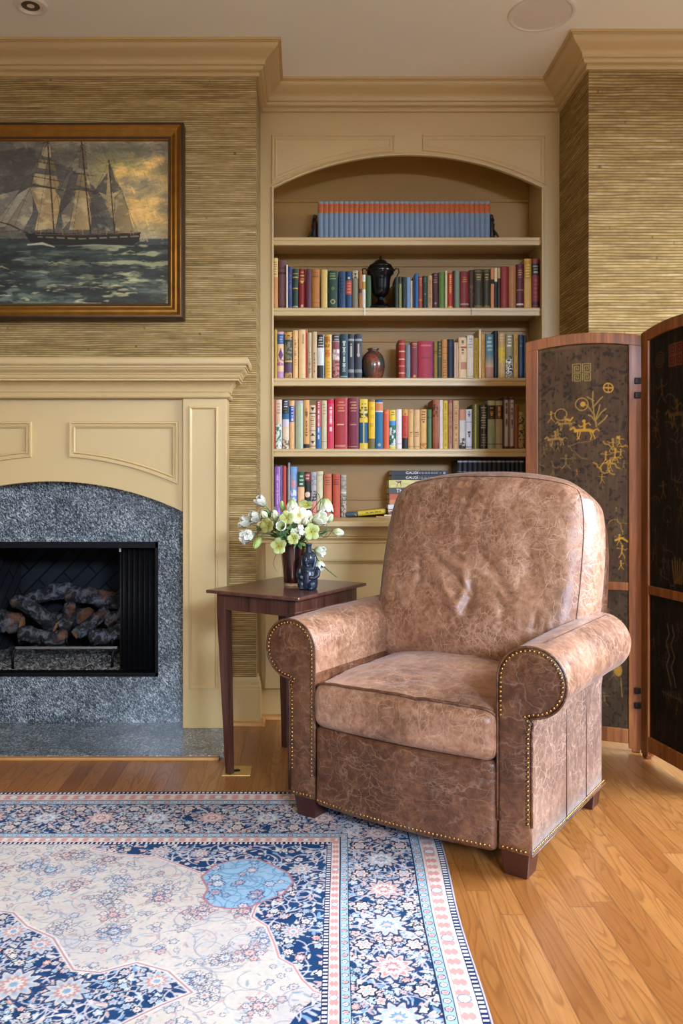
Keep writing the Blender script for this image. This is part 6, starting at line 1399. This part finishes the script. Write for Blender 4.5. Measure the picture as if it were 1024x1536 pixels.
o = link_mesh('canvas', np_mesh('canvas', V, grid_quads(len(p.xs), len(p.ys))[:, ::-1], p.C), MAT['canvas_paint'], pf); s = o.modifiers.new('Thick', 'SOLIDIFY'); s.thickness = .006; s.offset = -1
fx = .530; ftop, fbot = zw(187), zw(478)
prf = [(0, -.038), (0, .012), (.06, .020), (.16, .022), (.24, .016), (.40, .010), (.52, .012), (.60, .008), (.72, .002), (.84, .004), (.92, .001), (1.0, -.006), (1.0, -.018)]
MB().ring([(-fx, fbot), (fx, fbot), (fx, ftop), (-fx, ftop)], 0.0, .064, prf).build('gilt_frame', MAT['gilt'], pf, auto=40)
MB().ring([(-fx-.003, fbot-.003), (fx+.003, fbot-.003), (fx+.003, ftop+.003), (-fx-.003, ftop+.003)], 0.0, .012, [(0, -.038), (0, .013), (.4, .0225), (.9, .0235), (1, .019)]).build('frame_edge', MAT['frame_brown'], pf, auto=40)
MB().ring([(-fx+.050, fbot+.050), (fx-.050, fbot+.050), (fx-.050, ftop-.050), (-fx+.050, ftop-.050)], 0.0, .009, [(0, .0), (.2, .0065), (.8, .0055), (1, -.002)]).build('frame_liner', MAT['frame_brown'], pf, auto=40)

# ---------------------------------------------------------------- rug
def paint_rug():
    # local coordinates: a = inward distance from the right edge (metres, grows to the left), b = inward distance from the far edge
    xs = np.concatenate([np.linspace(0, 2.05, 1060), np.linspace(2.06, 2.55, 60)]); ys = np.concatenate([np.linspace(0, 1.22, 640), np.linspace(1.25, 2.9, 60)])
    p = Paint(xs, ys, '#e6dcd2'); A, B = p.X, p.Y; rr = random.Random(11)
    KB = 1.28; A2 = np.minimum(A, 2.55-A); Bn = np.minimum(B, 2.9-B)/KB; D = np.minimum(A2, Bn)                   # the end borders are a little wider than the side ones
    along = np.where(A2 < Bn, B, A)
    navy = rgb('#1c4a82'); ink = rgb('#232a44'); pink = '#dc9a92'; cream = '#eae0d6'; sky = '#a9c8dc'; NAVY, INK = '#22456f', '#242a40'
    # field --------------------------------------------------
    def L(u, v):
        q = floor_at(u, v); e = .347+.050*(q.y-1.55)/1.15
        return (e-q.x, 2.721-q.y)
    field = D > .315
    p.C[:] = rgb('#dbd1c6'); p.mix(np.clip((fbm(A*9, B*9, 2, 4)-.45)*2, 0, .45), '#c6bfc0')
    def flower_field(n, rng, cols, r0, r1, clip, seed, outline=INK, alpha=.75):
        q = random.Random(seed)
        for _ in range(n):
            a, b = q.uniform(*rng[0]), q.uniform(*rng[1]); r_ = q.uniform(r0, r1); c = q.choice(cols); n_ = q.choice([5, 6, 8])
            p.rosette(a, b, r_, [outline, c, q.choice(cols), q.choice([pink, cream, '#c87878', sky])], n_, q.random()*6, clip, alpha)
    def leaves(n, rng, cols, clip, seed, l0=.012, l1=.028, alpha=.8):
        q = random.Random(seed)
        for _ in range(n):
            a, b, t = q.uniform(*rng[0]), q.uniform(*rng[1]), q.uniform(0, 6.3); l = q.uniform(l0, l1); p.ell(a, b, l, l*.34, q.choice(cols), alpha, t, clip)
    def vines(n, rng, col, clip, seed, w=.0035, alpha=.9):
        q = random.Random(seed)
        for _ in range(n):
            a, b, t = q.uniform(*rng[0]), q.uniform(*rng[1]), q.uniform(0, 6.3); pts = [(a, b)]
            cv = q.choice([-1, 1])*q.uniform(.25, .5)
            for _ in range(8): t += cv; pts.append((pts[-1][0]+.014*math.cos(t), pts[-1][1]+.014*math.sin(t)))
            p.stroke(pts, w, col, alpha, clip)
    vis = ((.30, 2.1), (.40, 1.3)); fm = field.astype(float)
    FO = '#5d6380'
    vines(630, vis, '#9a9eae', fm, 1, .0024, .75); leaves(2550, vis, ['#b2c6d4', '#c9b0aa', '#9fb0bc', '#d2a8a0', '#b9b8aa', '#8fa4b4'], fm, 2, .004, .011, .75)
    flower_field(780, vis, ['#b9ccd8', '#d8b4ac', '#e6ddd2', '#c2c6c8'], .007, .014, fm, 3, FO, .7)
    qc = random.Random(8)
    for _ in range(145):                                            # small outlined bouquets
        a, b, t0 = qc.uniform(.3, 2.1), qc.uniform(.4, 1.3), qc.uniform(0, 6.3); col = qc.choice([('#a9c4d8', '#dfe4e6'), ('#d6a8a0', '#ecdcd2'), ('#c6c4bc', '#e6ddd2')])
        for k in range(6):
            t = t0+k*1.047; x, y = a+.024*math.cos(t), b+.024*math.sin(t); p.stroke([(a, b), (x, y)], .0022, FO, .6, fm); p.ell(x+.008*math.cos(t+.6), y+.008*math.sin(t+.6), .009, .0042, FO, .55, t+.6, fm); p.ell(x+.008*math.cos(t+.6), y+.008*math.sin(t+.6), .0072, .003, col[0], .85, t+.6, fm)
            p.rosette(x, y, qc.uniform(.008, .013), [FO, col[k % 2], '#e8e2da', '#c98a86'], 6, t, fm, .8)
        p.rosette(a, b, qc.uniform(.014, .021), [FO, col[0], col[1], '#c98a86' if qc.random() < .5 else '#7ea0bc'], 8, t0, fm, .85)
    # corner spandrel (navy) with scalloped edge and its pale blue cartouche
    sp_px = [(500, 1268), (150, 1268), (138, 1276), (180, 1284), (236, 1288), (268, 1300), (300, 1312), (330, 1308), (372, 1316), (400, 1345), (384, 1362), (378, 1378), (400, 1392), (412, 1420), (418, 1440), (440, 1452), (452, 1472), (470, 1490), (500, 1500)]
    sp = [L(*q) for q in sp_px]; smask = p.pmask(sp)*fm
    lowp = [L(*q) for q in [(500, 1500), (466, 1506), (448, 1520), (430, 1545), (400, 1600), (500, 1600)]]; smask = np.maximum(smask, p.pmask(lowp)*fm)
    med = [L(*q) for q in [(-260, 1355), (-60, 1362), (20, 1372), (40, 1392), (80, 1410), (98, 1440), (110, 1458), (150, 1462), (205, 1447), (252, 1460), (288, 1492), (240, 1512), (190, 1536), (150, 1560), (120, 1620), (-300, 1660)]]; mmask = p.pmask(med)*fm
    dark = np.maximum(smask, mmask); p.mix(dark, NAVY)
    p.mix(dark*np.clip((fbm(A*14, B*14, 6, 3)-.5)*3, 0, .5), '#163a6c')
    def motif_fill(clip, rng, sc, seed):
        vines(int(420*sc), rng, '#d8cfd2', clip, seed, .0036); leaves(int(1500*sc), rng, ['#e4dad2', '#cfd8e2', '#dcb9b4', '#c8ccd4', '#e8e0d4', '#8fb2d0'], clip, seed+1, .006, .014, .9)
        flower_field(int(460*sc), rng, ['#e8ded4', '#e0b2aa', '#b9d2e4', '#d8d4d2', '#9cbcd6'], .008, .018, clip, seed+2, INK, .95)
    motif_fill(smask, ((.30, 1.0), (.40, 1.3)), 1.0, 20); motif_fill(mmask, ((.50, 2.1), (.60, 1.25)), 2.3, 30)
    for (u, v, r_) in ((452, 1306, .05), (440, 1400, .045), (240, 1280, .05), (60, 1420, .06), (20, 1400, .06), (235, 1475, .06), (100, 1490, .07), (20, 1480, .08), (300, 1282, .04)):
        a, b = L(u, v); p.rosette(a, b, r_*.8, ['#3a4a70', '#d9d0c8', '#a9c4d8', '#cf9a94', '#e6dcd2', '#8fb0cc'], 11, .3, dark, .95)
    p.stroke([L(*q) for q in sp_px[1:]], .011, '#e9ded8', .95, fm); p.stroke([L(*q) for q in sp_px[1:]], .004, '#c78a88', .95, fm); p.stroke(med, .013, '#ebe2da', .95, fm); p.stroke(med, .004, '#b9888c', .95, fm)
    cart_px = [(302, 1318), (322, 1300), (352, 1292), (384, 1290), (408, 1300), (432, 1312), (440, 1326), (424, 1344), (398, 1354), (372, 1364), (344, 1366), (318, 1362), (304, 1350), (312, 1336)]
    ca = [L(*q) for q in cart_px]; cm = p.pmask(ca); p.mix(cm, '#9cc0d8'); vines(160, ((.38, .82), (.42, .80)), '#6f9cc0', cm, 61, .003); flower_field(90, ((.38, .82), (.42, .80)), ['#c9a8b0', '#7ea8c8', '#e0d8d8'], .010, .020, cm, 62, '#4a5a80', .85); p.stroke(ca+[ca[0]], .006, '#b97a80', .9)
    # borders --------------------------------------------------
    def band(d0, d1): return ((D >= d0) & (D < d1)).astype(float)
    mb_ = band(.090, .258); p.mix(mb_, NAVY); p.mix(mb_*np.clip((fbm(A*12, B*12, 9, 3)-.5)*3, 0, .6), '#143766')
    rngs = [((.08, .27), (.10, 1.25)), ((.08, 2.2), (.10, .35))]
    for q, rg in enumerate(rngs):
        ar = (rg[0][1]-rg[0][0])*(rg[1][1]-rg[1][0]); motif_fill(mb_, rg, ar*3.0, 70+q*5)
    def placed(dn, s, side): return (dn, s) if side == 0 else (s, dn*KB)
    for side in (0, 1):
        for k in range(13):
            s = .33+.165*k; col = [['#d89a94', '#efe4da', '#c98a88', '#f2e8de'], ['#a9cbe0', '#eef0ec', '#7ea6c6', '#e8b8b0']][k % 2]
            a, b = placed(.172, s, side); p.rosette(a, b, .056, ['#36456c', '#d6c8c2', col[0], col[1], col[2], col[3]], 10, k, mb_, .97)
            for q in (-1, 1):
                pts = [placed(.172+q*.075*math.sin(PI*t/8)*1.0, s+.0825+q*.0+(.085*(t/8-.5)*2), side) for t in range(9)]; p.stroke(pts, .0055, '#e0cfcb', .9, mb_)
                a, b = placed(.172+q*.055, s+.0825, side); p.rosette(a, b, .026, [INK, '#e9ded4', '#dca9a2', '#b4cfe2'], 6, k, mb_, .95)
    a, b = .172, .172*KB; p.rosette(a, b, .070, [INK, '#e2d3cb', '#c88a80', '#efe4da', '#b4cfe2', '#d89a94'], 10, 0, mb_, .97)
    cell = lambda w: (along/w) % 1
    def guard(d0, d1, base, w, c1, c2):
        m = band(d0, d1); p.mix(m, base); mid = (d0+d1)/2; h = (d1-d0)/2; cc = (cell(w)-.5)*w; rad = np.hypot(cc, D-mid)
        p.mix(m*(rad < h*.62), INK); p.mix(m*(rad < h*.50), c1); p.mix(m*(rad < h*.22), c2); m2 = (abs(D-d0-.0015) < .0015) | (abs(D-d1+.0015) < .0015); p.mix(m2*1.0, INK)
        alt = np.floor(along/w) % 2; p.mix(m*(rad < h*.46)*alt*.7, pink)
    def pinkband(d0, d1, w):
        m = band(d0, d1); p.mix(m, '#dfa29a'); mid = (d0+d1)/2; cc = (cell(w)-.5); q = np.floor(along/w) % 6; hh = (d1-d0)
        blob = (abs(cc) < .34-.18*np.abs(np.sin((D-mid)/hh*9))) & (abs(D-mid) < hh*.38); p.mix(m*blob*.9, '#eee4da'); ros = (np.hypot(cc*w, D-mid) < hh*.40) & (q == 0); p.mix(m*ros, '#8a94a8'); p.mix(m*((np.hypot(cc*w, D-mid) < hh*.32) & (q == 0)), '#e8e4dc')
        p.mix(m*(abs(np.abs(D-mid)-hh*.44) < .0016)*.8, '#f0e6de')
    def check(d0, d1, w):
        m = band(d0, d1); p.mix(m, '#1f2c58'); p.mix(m*(cell(w) < .5)*(abs(D-(d0+d1)/2) < (d1-d0)*.36), '#eae6e2')
    p.mix(band(0, .004), '#a89ea2'); check(.004, .020, .0135); p.mix(band(.020, .024), '#e6d8d0'); pinkband(.024, .060, .036); guard(.062, .090, sky, .026, '#d8e4e8', '#d89a94')
    guard(.258, .281, sky, .024, '#d6e2e8', '#d89a94'); pinkband(.281, .303, .030); check(.303, .316, .0125)
    p.C *= .93*(1+.07*(fbm(A*160, B*160, 77, 2)-.5)+.05*(fbm(A*6, B*40, 78, 2)-.5))[..., None]
    return p
p = paint_rug()
def rug_pos(a, b):
    y = 2.721-b; e = .347+.050*(y-1.55)/1.15+.004*np.sin(y*9)*np.exp(-a*6); x = e-a; y = y-.006*np.exp(-b*8)*(1+np.sin(x*5)*.5)
    z = .0042+.0006*fbm(a*30, b*30, 3, 2); edge = np.minimum(np.minimum(a, b), np.minimum(2.55-a, 2.9-b)); z = z*np.clip(edge/.004+.25, 0, 1)
    return np.stack([x, y, z], -1)
V = rug_pos(p.X, p.Y).reshape(-1, 3); o = link_mesh('rug', np_mesh('rug', V, grid_quads(len(p.xs), len(p.ys)), p.C), MAT['rug_pile'], None, True)
if o.data.polygons[0].normal.z < 0: o.data.flip_normals()
tag(o, 'faded blue, cream and pink floral oriental rug lying on the oak floor', 'rug')
# ---------------------------------------------------------------- light: daylight through the windows and an added warm fill
def area(name, loc, rot, sx, sy, power, col):
    l = bpy.data.lights.new(name, 'AREA'); l.shape = 'RECTANGLE'; l.size = sx; l.size_y = sy; l.energy = power; l.color = col
    o = bpy.data.objects.new(name, l); COL.objects.link(o); o.location = loc; o.rotation_euler = rot; return o
area('daylight_right', (XR+2.2, 1.35, 3.0), (0, PI/2-.40, 0), 1.7, 3.8, 720, (.82, .93, 1.12))
for (a, b), e in zip(BW, (130, 850)): area('daylight_back', ((a+b)/2, YB-2.0, 2.95), (PI/2-.30, 0, 0), (b-a)*1.5, 1.4, e, (.74, .92, 1.26))
area('added_warm_fill', (-.6, -1.3, 2.1), (PI, 0, 0), .5, .5, 58, (1.0, .75, .34))  # added unseen uplight, warms and lifts the ceiling and upper walls
w = bpy.data.worlds.new('World'); SC.world = w; w.use_nodes = True; w.node_tree.nodes['Background'].inputs[0].default_value = (.75, .85, 1, 1); w.node_tree.nodes['Background'].inputs[1].default_value = .5
# ---------------------------------------------------------------- camera
cam = bpy.data.cameras.new('Camera'); co = bpy.data.objects.new('Camera', cam); COL.objects.link(co); SC.camera = co
co.location = (0, 0, H); co.rotation_euler = (PI/2, 0, 0); cam.sensor_fit = 'VERTICAL'; cam.sensor_height = 36; cam.sensor_width = 24; cam.lens = 36*F/1536
cam.shift_x = (512-CX)/1536; cam.shift_y = (CY-768)/1536; cam.clip_start = .05
SC.view_settings.view_transform = 'Standard'; SC.view_settings.look = 'None'; SC.view_settings.gamma = 1; SC.view_settings.use_curve_mapping = False; SC.view_settings.exposure = 0.74
SC.cycles.use_denoising = True; SC.cycles.max_bounces = 8; SC.cycles.diffuse_bounces = 5; SC.cycles.sample_clamp_indirect = 6
